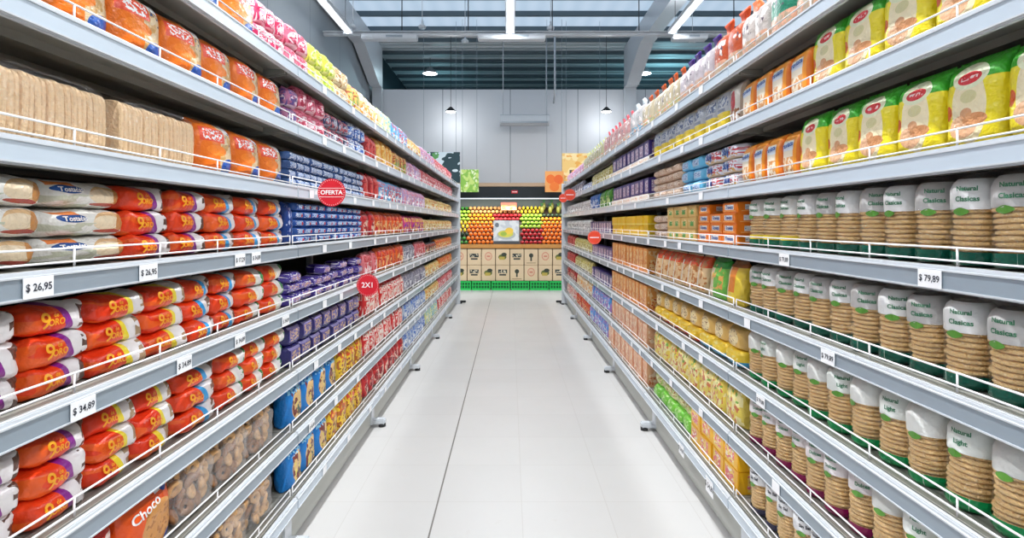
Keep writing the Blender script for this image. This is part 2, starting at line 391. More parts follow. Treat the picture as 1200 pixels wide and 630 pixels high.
# ------------------------------------------------------------------ gondolas
SH = [.21, .445, .667, .893, 1.12, 1.336, 1.562, 1.772]      # tops of the shelves, floor up
BY = [-.51, .755, 2.02, 3.285, 4.55, 5.815, 7.08, 8.345]
FX = {-1: -.78, 1: .80}
DEP = .42
def make_bay(side, L):
    """local frame: front at y=0 facing -y, x from 0 to L, back at y=DEP"""
    e = bpy.data.objects.new('shelving_unit', None); COL.objects.link(e)
    def P(name, mb, mats, par=e): return link(name, mb.mesh(name, mats), par)
    m = MB(); m.box((L/2, DEP+.01, .93), (L-.002, .014, 1.78)); P('back_panel', m, [M['back']])
    for xx in (.016,):
        m = MB(); m.box((xx, DEP-.015, .94), (.03, .03, 1.84)); P('upright', m, [M['white_metal']])
    m = MB(); m.box((L/2, .05, .085), (L-.004, .016, .15)); P('plinth', m, [M['plinth']])
    m = MB(); m.box((.03, .01, .032), (.05, .1, .03), bev=.006); m.tube([(.03, -.02, .0), (.03, -.02, .02)], .022, mi=1, n=10); m.box((.03, .04, .06), (.06, .012, .09), mi=0); P('foot', m, [M['white_metal'], M['black']])
    for i, z in enumerate(SH):
        m = MB()
        m.box((L/2, DEP/2+.004, z-.009), (L-.004, DEP-.012, .018), mi=0)
        for yy in (.12, .26): m.box((L/2, yy, z-.026), (L-.05, .035, .018), mi=0)     # stiffening folds underneath
        m.box((L/2, DEP-.03, z-.03), (L-.02, .012, .03), mi=0)
        for xx in (.012, L-.012):
            vs = [(xx-.004, .03, z-.019), (xx+.004, .03, z-.019), (xx-.004, DEP-.03, z-.07), (xx+.004, DEP-.03, z-.07), (xx-.004, DEP-.03, z-.019), (xx+.004, DEP-.03, z-.019), (xx-.004, .03, z-.034), (xx+.004, .03, z-.034)]
            m.add(vs, [(0, 4, 2, 6), (1, 7, 3, 5), (6, 2, 3, 7), (0, 6, 7, 1)], 0)
        sh = P('shelf', m, [M['underside']])
        m = MB()
        m.box((L/2, -.004, z-.0205), (L-.005, .012, .047), bev=.002, mi=0)
        m.box((L/2, -.011, z-.0225), (L-.008, .004, .031), mi=1)
        m.box((L/2, -.012, z-.0055), (L-.008, .006, .003), mi=0); m.box((L/2, -.012, z-.0395), (L-.008, .006, .003), mi=0)
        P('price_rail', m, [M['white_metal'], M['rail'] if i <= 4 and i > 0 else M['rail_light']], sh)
        m = MB()
        y0 = .012
        for h in (.012, .036): m.tube([(.012, y0, z+h), (L-.012, y0, z+h)], .0021, n=6)
        nn = 5
        for q in range(nn+1):
            xx = .012+(L-.024)*q/nn; m.tube([(xx, y0, z+.001), (xx, y0, z+.037)], .0021, n=6)
        P('wire_guard', m, [M['wire']], sh)
    return e
for side in (-1, 1):
    proto = make_bay(side, 1.265)
    for i in range(7):
        o = proto if i == 0 else copy_tree(proto)
        if side == -1: o.location = (FX[-1], BY[i], 0); o.rotation_euler.z = PI/2
        else: o.location = (FX[1], BY[i+1], 0); o.rotation_euler.z = -PI/2
        sn = 'left' if side < 0 else 'right'
        tag(o, 'white metal shelving bay on the %s of the aisle, %s from the near end' % (sn, ordn(i+1)), 'shelving unit', '%s shelving bays' % sn)
    m = MB(); m.box((0, 0, .9), (DEP+.06, .035, 1.8), bev=.006); m.box((-side*(DEP/2+.005), .026, .92), (.05, .02, 1.72), bev=.004)
    tag(link('end_panel', m.mesh('end_panel', [M['white_metal']]), None, (FX[side]+side*(DEP/2+.0), BY[-1]+.024, 0)), 'tall white panel closing the far end of the %s shelving' % sn, 'end panel', 'shelving end panels')
    m = MB(); m.box((0, 0, .03), (.16, .05, .03), bev=.005); m.tube([(0, 0, 0), (0, 0, .02)], .025, n=10)
    tag(link('levelling_foot', m.mesh('levelling_foot', [M['black']]), None, (FX[side]-side*.03, BY[-1]+.075, 0)), 'black levelling foot at the far end of the %s shelving' % sn, 'foot')

# ------------------------------------------------------------------ product meshes (front faces -y, base at z=0, centred on x)
def sgnpow(v, p): return math.copysign(abs(v)**p, v)
def pillow(w, d, h, mats, axis='x', nu=22, nv=24, seed=0, ex=2.8, wr=.004, decals=(), topfin=True, lean=0, wrap=False):
    """a sealed film packet: superelliptic section tapering to flat crimped seals at its ends"""
    mb = MB(); vs = []; uvs = []; th = .0012
    e2 = 2/ex
    def prof(t):
        a = abs(t)
        if axis == 'x': return max(.0, 1-a**6)**.55 if a < .93 else 0
        if t > 0: return max(0., 1-a**3.2)**.75 if a < .93 else 0
        return max(0., 1-a**9)**.5 if a < .975 else .35
    def surf_pt(t, th_):
        p = prof(t); c, s = math.cos(th_), math.sin(th_)
        if axis == 'x':
            hh = h/2*(1-.16*abs(t)**5)
            y = max(p*d/2, th)*sgnpow(c, e2); z = hh*sgnpow(s, e2)*(.6+.4*min(1, p*2) if 1 else 1)+h/2
            x = t*w/2
        else:
            ww = w/2*(1-.05*abs(t)**4)
            if abs(t) < .9: ww *= (1-.05*(p))
            y = max(p*d/2, th)*sgnpow(c, e2); x = ww*sgnpow(s, e2); z = (t+1)*h/2
        return x, y, z
    ts = [math.sin(PI/2*(-1+2*i/(nu-1)))*.6+(-1+2*i/(nu-1))*.4 for i in range(nu)]
    ts[0], ts[-1] = -1, 1
    for t in ts:
        for k in range(nv):
            a = 2*PI*k/nv
            x, y, z = surf_pt(t, a)
            edge = .35+abs(t)**3
            q = Vector((x*28+seed*7.1, y*28, z*28))
            dn = noise.noise(q)*wr*edge*(1 if abs(t) < .9 else .4)
            rip = .0012*math.sin((z if axis == 'x' else x)*380)*(1 if .8 < abs(t) < .99 else 0)
            ox, oy, oz = (0, math.cos(a), math.sin(a)) if axis == 'x' else (math.sin(a), math.cos(a), 0)
            y2 = y+dn*oy+rip+ lean*z
            zz = z+dn*oz; zz = max(zz, 0.0005)
            xx = x+dn*ox
            vs.append((xx, y2, zz)); uvs.append((x/w+.5+(math.copysign(min(1, abs(2.05*x/w))**8*(y+d/2)/w, x) if wrap else 0), z/h))
    fs = []
    for i in range(nu-1):
        for k in range(nv): fs.append((i*nv+k, i*nv+(k+1) % nv, (i+1)*nv+(k+1) % nv, (i+1)*nv+k))
    fs.append(tuple(range(nv))[::-1]); fs.append(tuple((nu-1)*nv+k for k in range(nv)))
    mb.add(vs, fs, 0, uvs, True)
    for (txt, size, cx, cz, mi, bold, rot) in decals:
        gv, gf = glyphs(txt, size, bold); pv = []
        for (a, b) in gv:
            x = cx+a*math.cos(rot)-b*math.sin(rot); z = cz+a*math.sin(rot)+b*math.cos(rot)
            if axis == 'x':
                t = 2*x/w; hh = h/2*(1-.16*abs(t)**5); q = min(.98, abs((z-h/2)/hh))
            else:
                t = 2*z/h-1; ww = w/2*(1-.05*abs(t)**4)*.95; q = min(.98, abs(x/ww))
            y = -max(prof(t)*d/2, th)*(1-q**ex)**(1/ex)-.0035 + lean*z
            pv.append((x, y, z))
        mb.add(pv, gf, mi)
    return mb.mesh('packet', mats)

def carton(w, d, h, mats, bev=.003, decals=()):
    mb = MB(); mb.box((0, 0, h/2), (w, d, h), 0, bev, (-w/2, w, 0, h))
    # seam flap on top and side
    mb.box((0, -d*.0, h+.0006), (w*.96, d*.46, .001), 0, 0, (-w/2, w, 0, h))
    for (txt, size, cx, cz, mi, bold, rot) in decals:
        gv, gf = glyphs(txt, size, bold)
        mb.add([(cx+a*math.cos(rot)-b*math.sin(rot), -d/2-.0008, cz+a*math.sin(rot)+b*math.cos(rot)) for a, b in gv], gf, mi)
    return mb.mesh('carton', mats)

class Kind:
    def __init__(s, name, desc, cat, w, h, d, roots): s.name, s.desc, s.cat, s.w, s.h, s.d, s.roots, s.used, s.loose = name, desc, cat, w, h, d, roots, set(), False
KINDS = []
def mk(name, desc, cat, meshes, w, h, d, children=()):
    roots = []
    for me in meshes:
        o = link(name, me)
        for (cn, cm, cl) in children:
            c = link(cn, cm, o)
            if cl: c['label'] = cl
        roots.append(o)
    k = Kind(name, desc, cat, w, h, d, roots); KINDS.append(k); return k
def packet(desc, mat, w, h, d, decals=(), extra=(), axis='x', name='biscuit_packet', cat='packet', nvar=2, ex=2.8, res=1., wr=.005, lean=0, wrap=False):
    nu, nv = int(22*res), int(24*res)
    return mk(name, desc, cat, [pillow(w, d, h, [mat]+list(extra), axis, nu, nv, s+hash(desc) % 17 if False else s*3+len(desc), ex, wr, decals, lean=lean, wrap=wrap) for s in range(nvar)], w, h, d)
def box(desc, mat, w, h, d, decals=(), extra=(), name='biscuit_box', cat='box'):
    return mk(name, desc, cat, [carton(w, d, h, [mat]+list(extra), decals=decals)], w, h, d)

SHN = ['bottom', 'second', 'third', 'fourth', 'fifth', 'sixth', 'seventh', 'top']
def lay(n, i):
    if n == 1: return ''
    if n == 2: return (', lower', ', upper')[i]
    if i == 0: return ', bottom layer'
    if i == n-1: return ', top layer'
    return ', %s layer' % ordn(i+1)
def Lp(px): return 524/(598-px)
def Rp(px): return 537/(px-598)
COUNT = [0]
def place(side, row, ya, yb, kind, layers=1, back=.0, rows=1, stag=0, jit=1., tilt=0, skip=0, wob=0, spin=0):
    """fill a stretch of one shelf with copies of a pack"""
    if isinstance(kind, Kind): kind = [kind]
    ya, yb = min(ya, yb), max(ya, yb); k0 = kind[0]
    # keep clear of the bay joints' bracket
    n = max(1, int((yb-ya)/k0.w+.35)); pitch = (yb-ya)/n
    sx = min(1.25, pitch/k0.w*.985); z0 = SH[row]+.0015
    sn = 'left' if side < 0 else 'right'; rn = SHN[row]
    for r in range(rows):
        cnt = {}
        for c in range(n):
            kk = kind[c % len(kind)]
            cnt[id(kk)] = cnt.get(id(kk), 0)+1
            nl = layers if not skip else max(1, layers-(1 if random.random() < skip else 0))
            for l in range(nl):
                vi = random.randrange(len(kk.roots)); rt = kk.roots[vi]
                if vi in kk.used: o = copy_tree(rt)
                else: o = rt; kk.used.add(vi)
                y = ya+pitch*(c+.5)
                dx = back+kk.d/2+.022+r*(kk.d*1.04)+random.random()*.008*jit
                x = FX[side]+side*dx
                y += random.uniform(-.002, .002)*jit
                if r: y += pitch*.5*stag
                o.location = (x, y, z0+l*(kk.h*.985))
                o.rotation_euler = (random.uniform(-1, 1)*wob, random.uniform(-1, 1)*wob*.6, (PI/2 if side < 0 else -PI/2)+random.uniform(-.035, .035)*jit+tilt+random.uniform(-1, 1)*spin)
                if kk.loose: o.rotation_euler = (random.uniform(-.05, .05), random.uniform(-.04, .04), o.rotation_euler.z+random.uniform(-.16, .16)); o.location.z += .003
                if wob: o.location.z += .0015
                o.scale = (sx, 1, 1)
                rr = '' if r == 0 else 'back row, '
                tag(o, '%s, %s %s shelf, %s%s from near end%s' % (kk.desc, sn, rn, rr, ordn(cnt[id(kk)]), lay(nl, l)), kk.cat, '%ss on the %s %s shelf' % (kk.desc, sn, rn))
                COUNT[0] += 1
# ------------------------------------------------------------------ products on the left, large ones first
OR = '#f2421c'
def nine(desc, base, band, spot):
    m = pmat(desc.replace(' ', '_'), base, [('bl', .3, .4, .3, .4, 1.6, .52, '#f4601f'), ('st', .95, .27, .18, '#ece6e6'), ('st', .66, .055, .18, band), ('bl', .87, .5, .1, .42, 4, .47, spot)], .3)
    return packet(desc, m, .15, .0535, .10, [('9', .04, -.04, .027, 1, .0005, -.04), ('de', .011, -.018, .037, 1, .0002, 0), ('ORO', .0165, -.017, .024, 1, .0004, 0)], [M['gold']], nvar=3, ex=3, wr=.016, res=1.3)
NV = nine('orange packet with violet band', '#ee4319', '#8a1f8f', '#5d4138')
NY = nine('red-orange packet with yellow band', '#ea3a16', '#f7df2e', '#a98b6c')
NB = nine('orange packet with blue band', '#ec4218', '#2f9fe0', '#7d5a4a')
NG = nine('orange packet with green edge', '#ec451c', '#f4f4ea', '#3f8f4e')
mCr = pmat('cracker_print', '#f57a22', [('re', .72, .5, .24, .5, '#e3c9a0'), ('bl', .72, .45, .24, .35, 6, .5, '#d3a668'), ('st', .99, .06, 0, '#e9ecf2'), ('re', .34, .72, .26, .13, '#f0563a'), ('bl', .34, .72, .22, .1, 22, .53, '#ffffff'), ('el', .4, .44, .24, .1, '#ff8a2a'), ('el', .78, .13, .26, .19, '#1e56ae'), ('re', .82, .9, .2, .12, '#f3f3f6'), ('bl', .8, .7, .18, .14, 16, .6, '#35507f')], .25)
CR = packet('orange cracker bag with blue badge', mCr, .17, .145, .11, axis='z', nvar=3, name='cracker_bag', cat='bag', wr=.008, ex=3.2)
mCr2 = pmat('cracker_print_blue', '#2a5cb0', [('re', .3, .7, .3, .3, '#f2632a'), ('bl', .5, .4, .5, .4, 7, .58, '#f3f3f6')], .25)
CR2 = packet('blue and white cracker bag', mCr2, .17, .145, .11, axis='z', nvar=1, name='cracker_bag', cat='bag', wr=.008)
mTo = pmat('toast_print', '#e9e6e0', [('el', .72, .55, .25, .34, '#e0b989'), ('el', .66, .5, .2, .27, '#efd9b8'), ('el', .86, .52, .07, .3, '#c98a4c'), ('el', .7, .2, .2, .06, '#b5483a'), ('el', .24, .66, .15, .15, '#1f4f97'), ('re', .2, .85, .12, .07, '#ef8a4a'), ('bl', .2, .25, .3, .25, 5, .5, '#c9c9b4')], .25, .5)
TB = packet('cream toast bag with toast picture', mTo, .19, .0535, .14, [('Tostadas', .0125, -.049, .0345, 1, .0003, .03)], [M['ptwhite']], nvar=3, ex=2.6, wr=.011, name='toast_bag', cat='bag')
SBP = pmat('small_blue_print', '#2b57a6', [('re', .5, .52, .34, .22, '#7fa9df'), ('bl', .5, .5, .4, .25, 14, .56, '#e9eefa'), ('el', .7, .45, .12, .2, '#c8364a')], .25)
SB = packet('small blue biscuit packet', SBP, .085, .032, .07, nvar=2, res=.7, wr=.003, ex=3)
SBg = packet('small steel-blue biscuit packet', pmat('steel_blue_print', '#3d5d94', [('re', .5, .5, .38, .26, '#8ba3cc'), ('bl', .5, .5, .4, .4, 12, .55, '#d9deea')], .25), .075, .033, .07, nvar=2, res=.7, wr=.003, ex=3)
BLN = packet('dark blue upright packet', pmat('dark_blue_print', '#1d3f8c', [('st', .8, .1, 0, '#3a7fd0'), ('bl', .5, .5, .4, .4, 8, .6, '#aebfe6')], .25), .05, .16, .06, axis='z', nvar=1, res=.7)
VP = packet('violet wafer packet', pmat('violet_print', '#4b3a94', [('re', .5, .5, .38, .26, '#8a78c2'), ('bl', .55, .5, .38, .26, 11, .52, '#d8a98a'), ('bl', .5, .5, .5, .5, 9, .63, '#ece6f4')], .25), .12, .042, .09, nvar=2, res=.8, wr=.006)
DP = packet('dark violet wafer packet', pmat('dark_violet_print', '#2f2a68', [('re', .5, .52, .36, .32, '#6d639c'), ('bl', .5, .5, .32, .26, 9, .5, '#c9a68c'), ('re', .5, .86, .4, .06, '#8f86bf')], .25), .115, .078, .09, nvar=2, res=.8, wr=.004, ex=4)
BL = packet('blue cookie pouch with cookie picture', pmat('blue_cookie_print', '#1f7fd0', [('el', .58, .45, .38, .36, '#e9c07c'), ('bl', .58, .45, .36, .36, 5, .56, '#7a2f25'), ('bl', .6, .3, .3, .3, 7, .6, '#f4dd62'), ('bl', .7, .3, .2, .2, 6, .58, '#2c5f3a'), ('bl', .5, .85, .4, .1, 12, .5, '#8fd0f2'), ('bl', .8, .15, .2, .15, 12, .5, '#27466f')], .25), .15, .158, .08, axis='z', nvar=3, name='cookie_pouch', cat='pouch', wr=.007)
YL = packet('yellow cookie pouch', pmat('yellow_cookie_print', '#f4c832', [('bl', .5, .45, .45, .4, 7, .54, '#b5662a'), ('bl', .5, .75, .4, .2, 9, .55, '#e0512c'), ('bl', .5, .3, .4, .2, 10, .58, '#7a3a20')], .25), .14, .158, .08, axis='z', nvar=2, name='cookie_pouch', cat='pouch', wr=.007, res=.8)
def busy(desc, base, cs, w=.12, h=.15, d=.09, axis='z', name='snack_pouch', cat='pouch', sc=3.6, nvar=2):
    z = cs+cs
    L = [('el', .5, .36, .37, .27, z[0]), ('bl', .5, .34, .34, .24, 5, .5, z[1]), ('bl', .5, .34, .34, .24, 8, .58, base), ('re', .5, .76, .4, .12, z[1]), ('bl', .5, .76, .38, .1, 12, .52, base), ('hs', .03, .05, z[0]), ('st', .03, .05, .2, z[1])]
    if h > .13: L.insert(0, ('st', .8, .12, -.5, z[1]))
    m = pmat(desc.replace(' ', '_'), base, L, .3)
    if 'pouch' not in desc: name, cat = ('small_snack_packet', 'packet') if h < .1 else (('snack_bag', 'bag') if 'bag' in desc else ('snack_packet', 'packet'))  # generic snack packs; name follows height and wording, not known contents
    k = packet(desc, m, w*.97, h, d*.9, axis=axis, nvar=nvar, res=.6, name=name, cat=cat, wr=.008, ex=2.3, wrap=(axis == 'z'))
    k.loose = True; return k
RDp = busy('red snack pouch', '#d6242a', ['#f2b0a4', '#f4e6dc'])
RD2 = busy('tall red and cream pouch', '#cf2f33', ['#f0ccb8', '#8f1d26'])
ORp = busy('orange and red pouch', '#ea6a30', ['#f6c98a', '#c4242a'])
PKp = busy('pink and white packet', '#e0708c', ['#f6d9e0', '#b3324e', '#f4f0f2'], .09, .085)
MAp = busy('magenta packet', '#d62c62', ['#f6b9c9', '#fbeef0'], .08, .08)
RDb = busy('bright red bag', '#dc2b3c', ['#f28a84'], .1, .07)
YGp = busy('yellow-green packet', '#dfe25c', ['#f5f2b4', '#a7bf3c'], .09, .085)
BGp = busy('beige patterned packet', '#d9c49c', ['#f2e8cc', '#b98a58'], .09, .085)
BRp = busy('brown and red packet', '#b3563a', ['#7fae50', '#f0c56c'])
COp = busy('cream and orange pouch', '#f2c887', ['#ee9a3c', '#fbf1df'])
PYp = busy('pale yellow-green pouch', '#e9e9a6', ['#f7f5e0', '#7fc0cf'])
SKp = busy('sky blue packet', '#5fb0e0', ['#e6f3fa', '#d2586a'], .12, .14)
LIp = busy('lilac packet', '#c3a6d0', ['#f0e4f2', '#e08a9c'], .12, .14)
PRp = busy('pink-red packet', '#e4828a', ['#f7dcdc', '#c8383c'], .12, .14)
NVp = busy('navy and grey packet', '#3a4468', ['#b9bccc', '#c4545c'], .09, .07)
MVp = busy('mauve packet', '#b0668c', ['#ecd3e0', '#5f4a8c'], .09, .07)
BUp = busy('royal blue packet', '#244fa8', ['#7fa6e2', '#f0f2f8'], .09, .08)
DRp = busy('dark red packet', '#a01c26', ['#d8504c'], .1, .15)
GDp = busy('golden orange tall packet', '#eca040', ['#f6cf7a'], .12, .165)
GYp = busy('grey and white packet', '#a7a6b2', ['#e8e7ec', '#6d6a80'], .12, .14)
SVp = busy('silver and blue packet', '#b9c6da', ['#f2f5fa', '#3f6fc0'], .14, .14)
YEp = busy('cream-yellow packet', '#f0d88c', ['#fbf4d6', '#d98a3a'], .12, .12)
PUp = busy('pink and purple pouch', '#d8488c', ['#7a3fa8', '#f4c43c'], .12, .14)
DKp = busy('dark and cream packet', '#4d4248', ['#e8d6ae', '#c04a34'], .12, .11)
BOp = busy('bright orange packet', '#f09038', ['#f8dca0', '#d23c28'], .12, .13)

# standing toast slices in clear wrap
def toast_pack(L=.29, h=.125, d=.12, seed=0):
    rnd = random.Random(seed); m = MB(); n = 21; p = (L-.02)/n
    for i in range(n):
        x = -L/2+.01+p*(i+.5); hh = (h-.004)*rnd.uniform(.965, 1); ry = rnd.uniform(-.05, .05); yy = rnd.uniform(-.003, .003)
        t = p*.43; prof = []
        for k in range(22):
            a = 2*PI*k/22; prof.append((yy+(d/2-.008)*sgnpow(math.cos(a), .3), hh/2+(hh/2)*sgnpow(math.sin(a), .35)))
        vs = []
        for (xx, s) in ((-t, .95), (-t*.6, 1), (t*.6, 1), (t, .95)):
            for (a, b) in prof: vs.append((x+xx+ry*(b-hh/2)*.6, a*s, (b-hh/2)*s+hh/2+.003))
        fs = [tuple(range(22))[::-1], tuple(range(66, 88))]
        for r in range(3):
            for k in range(22): fs.append((r*22+k, r*22+(k+1) % 22, (r+1)*22+(k+1) % 22, (r+1)*22+k))
        m.add(vs, fs, 0, None, False)
    return m.mesh('toast_slices', [M['toast']])
wr_ = [pillow(.3, .128, .135, [M['film']], 'x', 26, 28, s, 4, .012) for s in (3,)]
TP = mk('toast_pack', 'clear-wrapped row of round toasts', 'toast pack', wr_, .3, .13, .128, [('toast_slices', toast_pack(), None)])

# bags of round cookies in crumpled film
def cookies(w, d, h, seed, n=26):
    from mathutils import Euler
    rnd = random.Random(seed); m = MB()
    for lay_ in range(2):
        for r_ in range(4):
            for c_ in range(4):
                r = rnd.uniform(.019, .023); x = -w/2+w*(c_+.5+(.25 if r_ % 2 else -.1)+rnd.uniform(-.15, .15))/4.2; y = -d*.36+lay_*d*.34+rnd.uniform(-.006, .006)+abs(x)*.22
                z = r+.004+r_*.033+rnd.uniform(0, .006)
                R_ = Euler((PI/2+rnd.uniform(-.5, .5), rnd.uniform(-.5, .5), rnd.uniform(-.6, .6))).to_matrix(); vs = []
                pf = ((.005, -.004), (r*.7, -.0065), (r, -.002), (r, .003), (r*.75, .008), (r*.4, .006), (.005, .001))
                for (rr, zz) in pf:
                    for k in range(14):
                        v = R_ @ Vector((rr*math.cos(k*PI/7), rr*math.sin(k*PI/7), zz)); vs.append((x+v.x, y+v.y, max(.003, z+v.z)))
                fs = [(a*14+k, a*14+(k+1) % 14, (a+1)*14+(k+1) % 14, (a+1)*14+k) for a in range(len(pf)-1) for k in range(14)]
                m.add(vs, fs, 0 if rnd.random() < .7 else 1, None, True)
    return m.mesh('cookies', [M['cookie'], plain('cookie_dark%d' % seed, '#a87448', .8, 0, .6, 60, .3)])
CB = mk('cookie_bag', 'crumpled clear bag of brown cookies', 'bag', [pillow(.178, .12, .155, [M['film2']], 'z', 30, 32, 5, 3, .028)], .18, .155, .13, [('cookies', cookies(.17, .11, .16, 4, 36), None)])
CB2 = mk('cookie_bag', 'clear bag of pale ring cookies', 'bag', [pillow(.178, .12, .155, [M['film2']], 'z', 30, 32, 9, 3, .028)], .18, .155, .13, [('cookies', cookies(.17, .11, .16, 11, 36), None)])
mCh = pmat('orange_cookie_print', '#ee5a1c', [('el', .62, .4, .33, .34, '#d9954a'), ('bl', .62, .4, .3, .3, 14, .6, '#b87434'), ('el', .86, .12, .14, .13, '#2346a0'), ('re', .8, .93, .2, .1, '#e9ecf2'), ('el', .8, .86, .07, .07, '#2346a0')], .25)
CH = packet('orange cookie bag with golden cookie', mCh, .17, .158, .1, [('Choco', .03, -.02, .115, 1, .0006, .2)], [M['ptwhite']], axis='z', nvar=1, name='cookie_bag', cat='bag', wr=.009, ex=3)
mRe = pmat('red_lettered_print', '#d8342c', [('bl', .5, .6, .46, .2, 12, .52, '#f4d9d0'), ('re', .5, .2, .5, .2, '#ee7a3a')], .25)
RE = packet('red cookie bag with white lettering', mRe, .15, .158, .1, axis='z', nvar=1, name='cookie_bag', cat='bag', wr=.009, ex=3)

def LR(row, segs):
    for s in segs:
        a, b, k, n = s[:4]; place(-1, row, Lp(a), Lp(b), k, n, **(s[4] if len(s) > 4 else {}))
def RR(row, segs):
    for s in segs:
        a, b, k, n = s[:4]; place(1, row, Rp(a), Rp(b), k, n, **(s[4] if len(s) > 4 else {}))
J1 = 338.8   # first joint on the left in pixels -> y 2.02
LR(4, [(-52, 66, TB, 3, dict(wob=.035, jit=2)), (66, 158, TB, 3, dict(wob=.035, jit=2)), (158, 248, NV, 3, dict(wob=.045, jit=1.8)), (248, 338, NB, 3, dict(wob=.045, jit=1.8)), (342, 350, BLN, 1, dict(jit=3)), (350, 427, SB, 5, dict(jit=1.5, wob=.03)), (428, 442, RD2, 1), (442, 474, ORp, 1), (475, 498, PUp, 1), (499, 530, YEp, 1)])
LR(3, [(-60, 115, NV, 3, dict(wob=.045, jit=1.8)), (118, 226, NY, 3, dict(wob=.045, jit=1.8)), (226, 285, NB, 3, dict(wob=.045, jit=1.8)), (285, 338, NG, 3, dict(wob=.045, jit=1.8)), (342, 427, VP, 3, dict(skip=.3, wob=.08, jit=2)), (428, 445, PRp, 1), (446, 474, ORp, 1), (475, 488, GYp, 1), (489, 500, PRp, 1), (501, 512, DKp, 1), (513, 530, BOp, 1)])
LR(2, [(-60, 116, NV, 3, dict(wob=.045, jit=1.8)), (118, 212, NY, 3, dict(wob=.045, jit=1.8)), (212, 265, NB, 3, dict(wob=.045, jit=1.8)), (265, 338, NG, 3, dict(wob=.045, jit=1.8)), (342, 424, DP, 2), (430, 475, RDp, 1), (476, 500, GYp, 1), (501, 516, YEp, 1), (517, 530, BOp, 1)])
LR(1, [(-60, 40, CB, 1), (60, 148, RE, 1), (150, 214, CH, 1), (216, 330, CB, 1), (342, 398, BL, 1), (400, 428, YL, 1), (430, 474, RDp, 1), (476, 500, SVp, 1), (501, 515, YEp, 1), (516, 530, PRp, 1)])
LR(0, [(-60, 210, CB, 1), (216, 330, CB2, 1), (342, 388, BL, 1), (389, 428, YL, 1), (430, 474, RD2, 1), (476, 500, SVp, 1), (501, 514, PYp, 1), (515, 530, RDp, 1)])
LR(5, [(-28, 240, TP, 1, dict(jit=.3)), (241, 338, CR, 1), (342, 428, SBg, 4), (429, 446, DRp, 1), (447, 474, SKp, 1), (475, 500, LIp, 1), (501, 530, YEp, 1)])
LR(6, [(-20, 62, CR2, 1), (62, 336, CR, 1), (342, 354, MVp, 2), (355, 384, PKp, 2), (385, 412, NVp, 2), (413, 430, BUp, 2), (431, 444, DRp, 1), (445, 463, GDp, 1), (464, 478, BRp, 1), (479, 495, LIp, 1), (496, 530, PRp, 1)])
LR(7, [(215, 306, CR, 1), (307, 337, MAp, 2), (342, 366, PKp, 2), (367, 396, YGp, 2), (397, 411, BGp, 2), (412, 424, BRp, 1), (425, 447, COp, 1), (448, 461, PYp, 1), (462, 479, SKp, 1), (480, 495, YEp, 1), (496, 510, LIp, 1), (511, 530, PRp, 1)])

# ------------------------------------------------------------------ right-hand products
def rice(desc, word1, word2, lc, bandcol, yellow=False, seed=0, ink='ptgreen'):
    R = .0405; H = .172; rnd = random.Random(seed)
    # clear wrapper, gathered at the top
    m = MB(); prof = [(.001, .0), (R*.9, .001), (R*1.02, .01), (R*1.03, .05), (R*1.03, .13), (R*1.0, .145), (R*.82, .158), (R*.45, .166), (R*.3, .169), (R*.5, .172), (.001, .170)]
    m.lathe(prof, 28, 0, wob=.05, seed=seed); me = m.mesh('wrapper', [M['film']])
    m = MB(); z = .016; n = 10
    while z < .112:
        ox, oy = rnd.uniform(-.0025, .0025), rnd.uniform(-.0025, .0025); t = .0092
        m.lathe([(.001, 0), (R*.80, 0), (R*.93, t*.22), (R*.97, t*.5), (R*.93, t*.8), (R*.8, t), (.001, t)], 22, 0, (ox, oy, z), .03, z*50); z += t+.0009
    cakes = m.mesh('rice_cakes', [M['cake']])
    m = MB(); lm = pmat(desc.replace(' ', '_')+'_label', lc, [('re', .5, .5, .0, .0, lc)], .4, .2)
    m.lathe([(R*1.045, .104), (R*1.05, .12), (R*1.045, .14), (R*.93, .153), (R*.75, .16)], 28, 0, wob=.03, seed=seed)
    for txt, sz, zc in ((word1, .0115, .142), (word2, .0125, .123)):
        if not txt: continue
        gv, gf = glyphs(txt, sz, .0004); rr = R*1.085
        m.add([(rr*math.sin(a/rr), -rr*math.cos(a/rr), zc+b) for a, b in gv], gf, 1)
    lab = m.mesh('label', [lm, M[ink]])
    m = MB(); bm_ = pmat(desc.replace(' ', '_')+'_band', bandcol, [('bl', .5, .5, .5, .5, 26, .7, '#cfe0d6')], .25, .4)
    ym = pmat('yellow_band', '#f1d22c', (), .3)
    m.lathe([(.001, .0015), (R*.93, .0015), (R*1.05, .01), (R*1.05, .018), (R*1.045, .026)], 28, 0, wob=.04, seed=seed)
    if yellow: m.lathe([(R*1.045, .026), (R*1.045, .04)], 28, 1)
    band = m.mesh('base_band', [bm_, ym])
    m = MB(); a0 = -.25; pts = []
    for k in range(14):
        a = 2*PI*k/14; pts.append((.5*math.cos(a)*.024*(1+.3*math.cos(a*2)), .0075*math.sin(a)))
    rr = R*1.07; m.add([(rr*math.sin(a0+x/rr), -rr*math.cos(a0+x/rr), .1+z_) for x, z_ in pts], [tuple(range(14))]); leaf = m.mesh('leaf_mark', [plain('leaf_green', '#5f9a3a', .4)])
    return mk('rice_cake_pack', desc, 'rice cake pack', [me], .094, H, .087, [('rice_cakes', cakes, None), ('label', lab, None), ('base_band', band, None), ('leaf_mark', leaf, None)])
RC1 = rice('white-topped rice cake tube', 'Natural', 'Clasicas', '#ecebea', '#0b5a48', seed=1)
RC2 = rice('grey-topped rice cake tube', 'Natural', 'Clasicas', '#c2bfbd', '#0b5a48', seed=5)
RCY = rice('yellow-banded rice cake tube', 'Natural', 'Clasicas', '#e2e2dc', '#0f6a4c', True, seed=2)
RCL = rice('green-lettered rice cake tube', 'Natural', 'Light', '#e6e9e4', '#149050', seed=3)
RCL2 = rice('unlettered white-topped rice cake tube', '', '', '#e2e2de', '#149050', seed=8)
RCM = rice('magenta-based rice cake tube', 'Natural', 'Dulces', '#e4dcde', '#8a1450', seed=4)
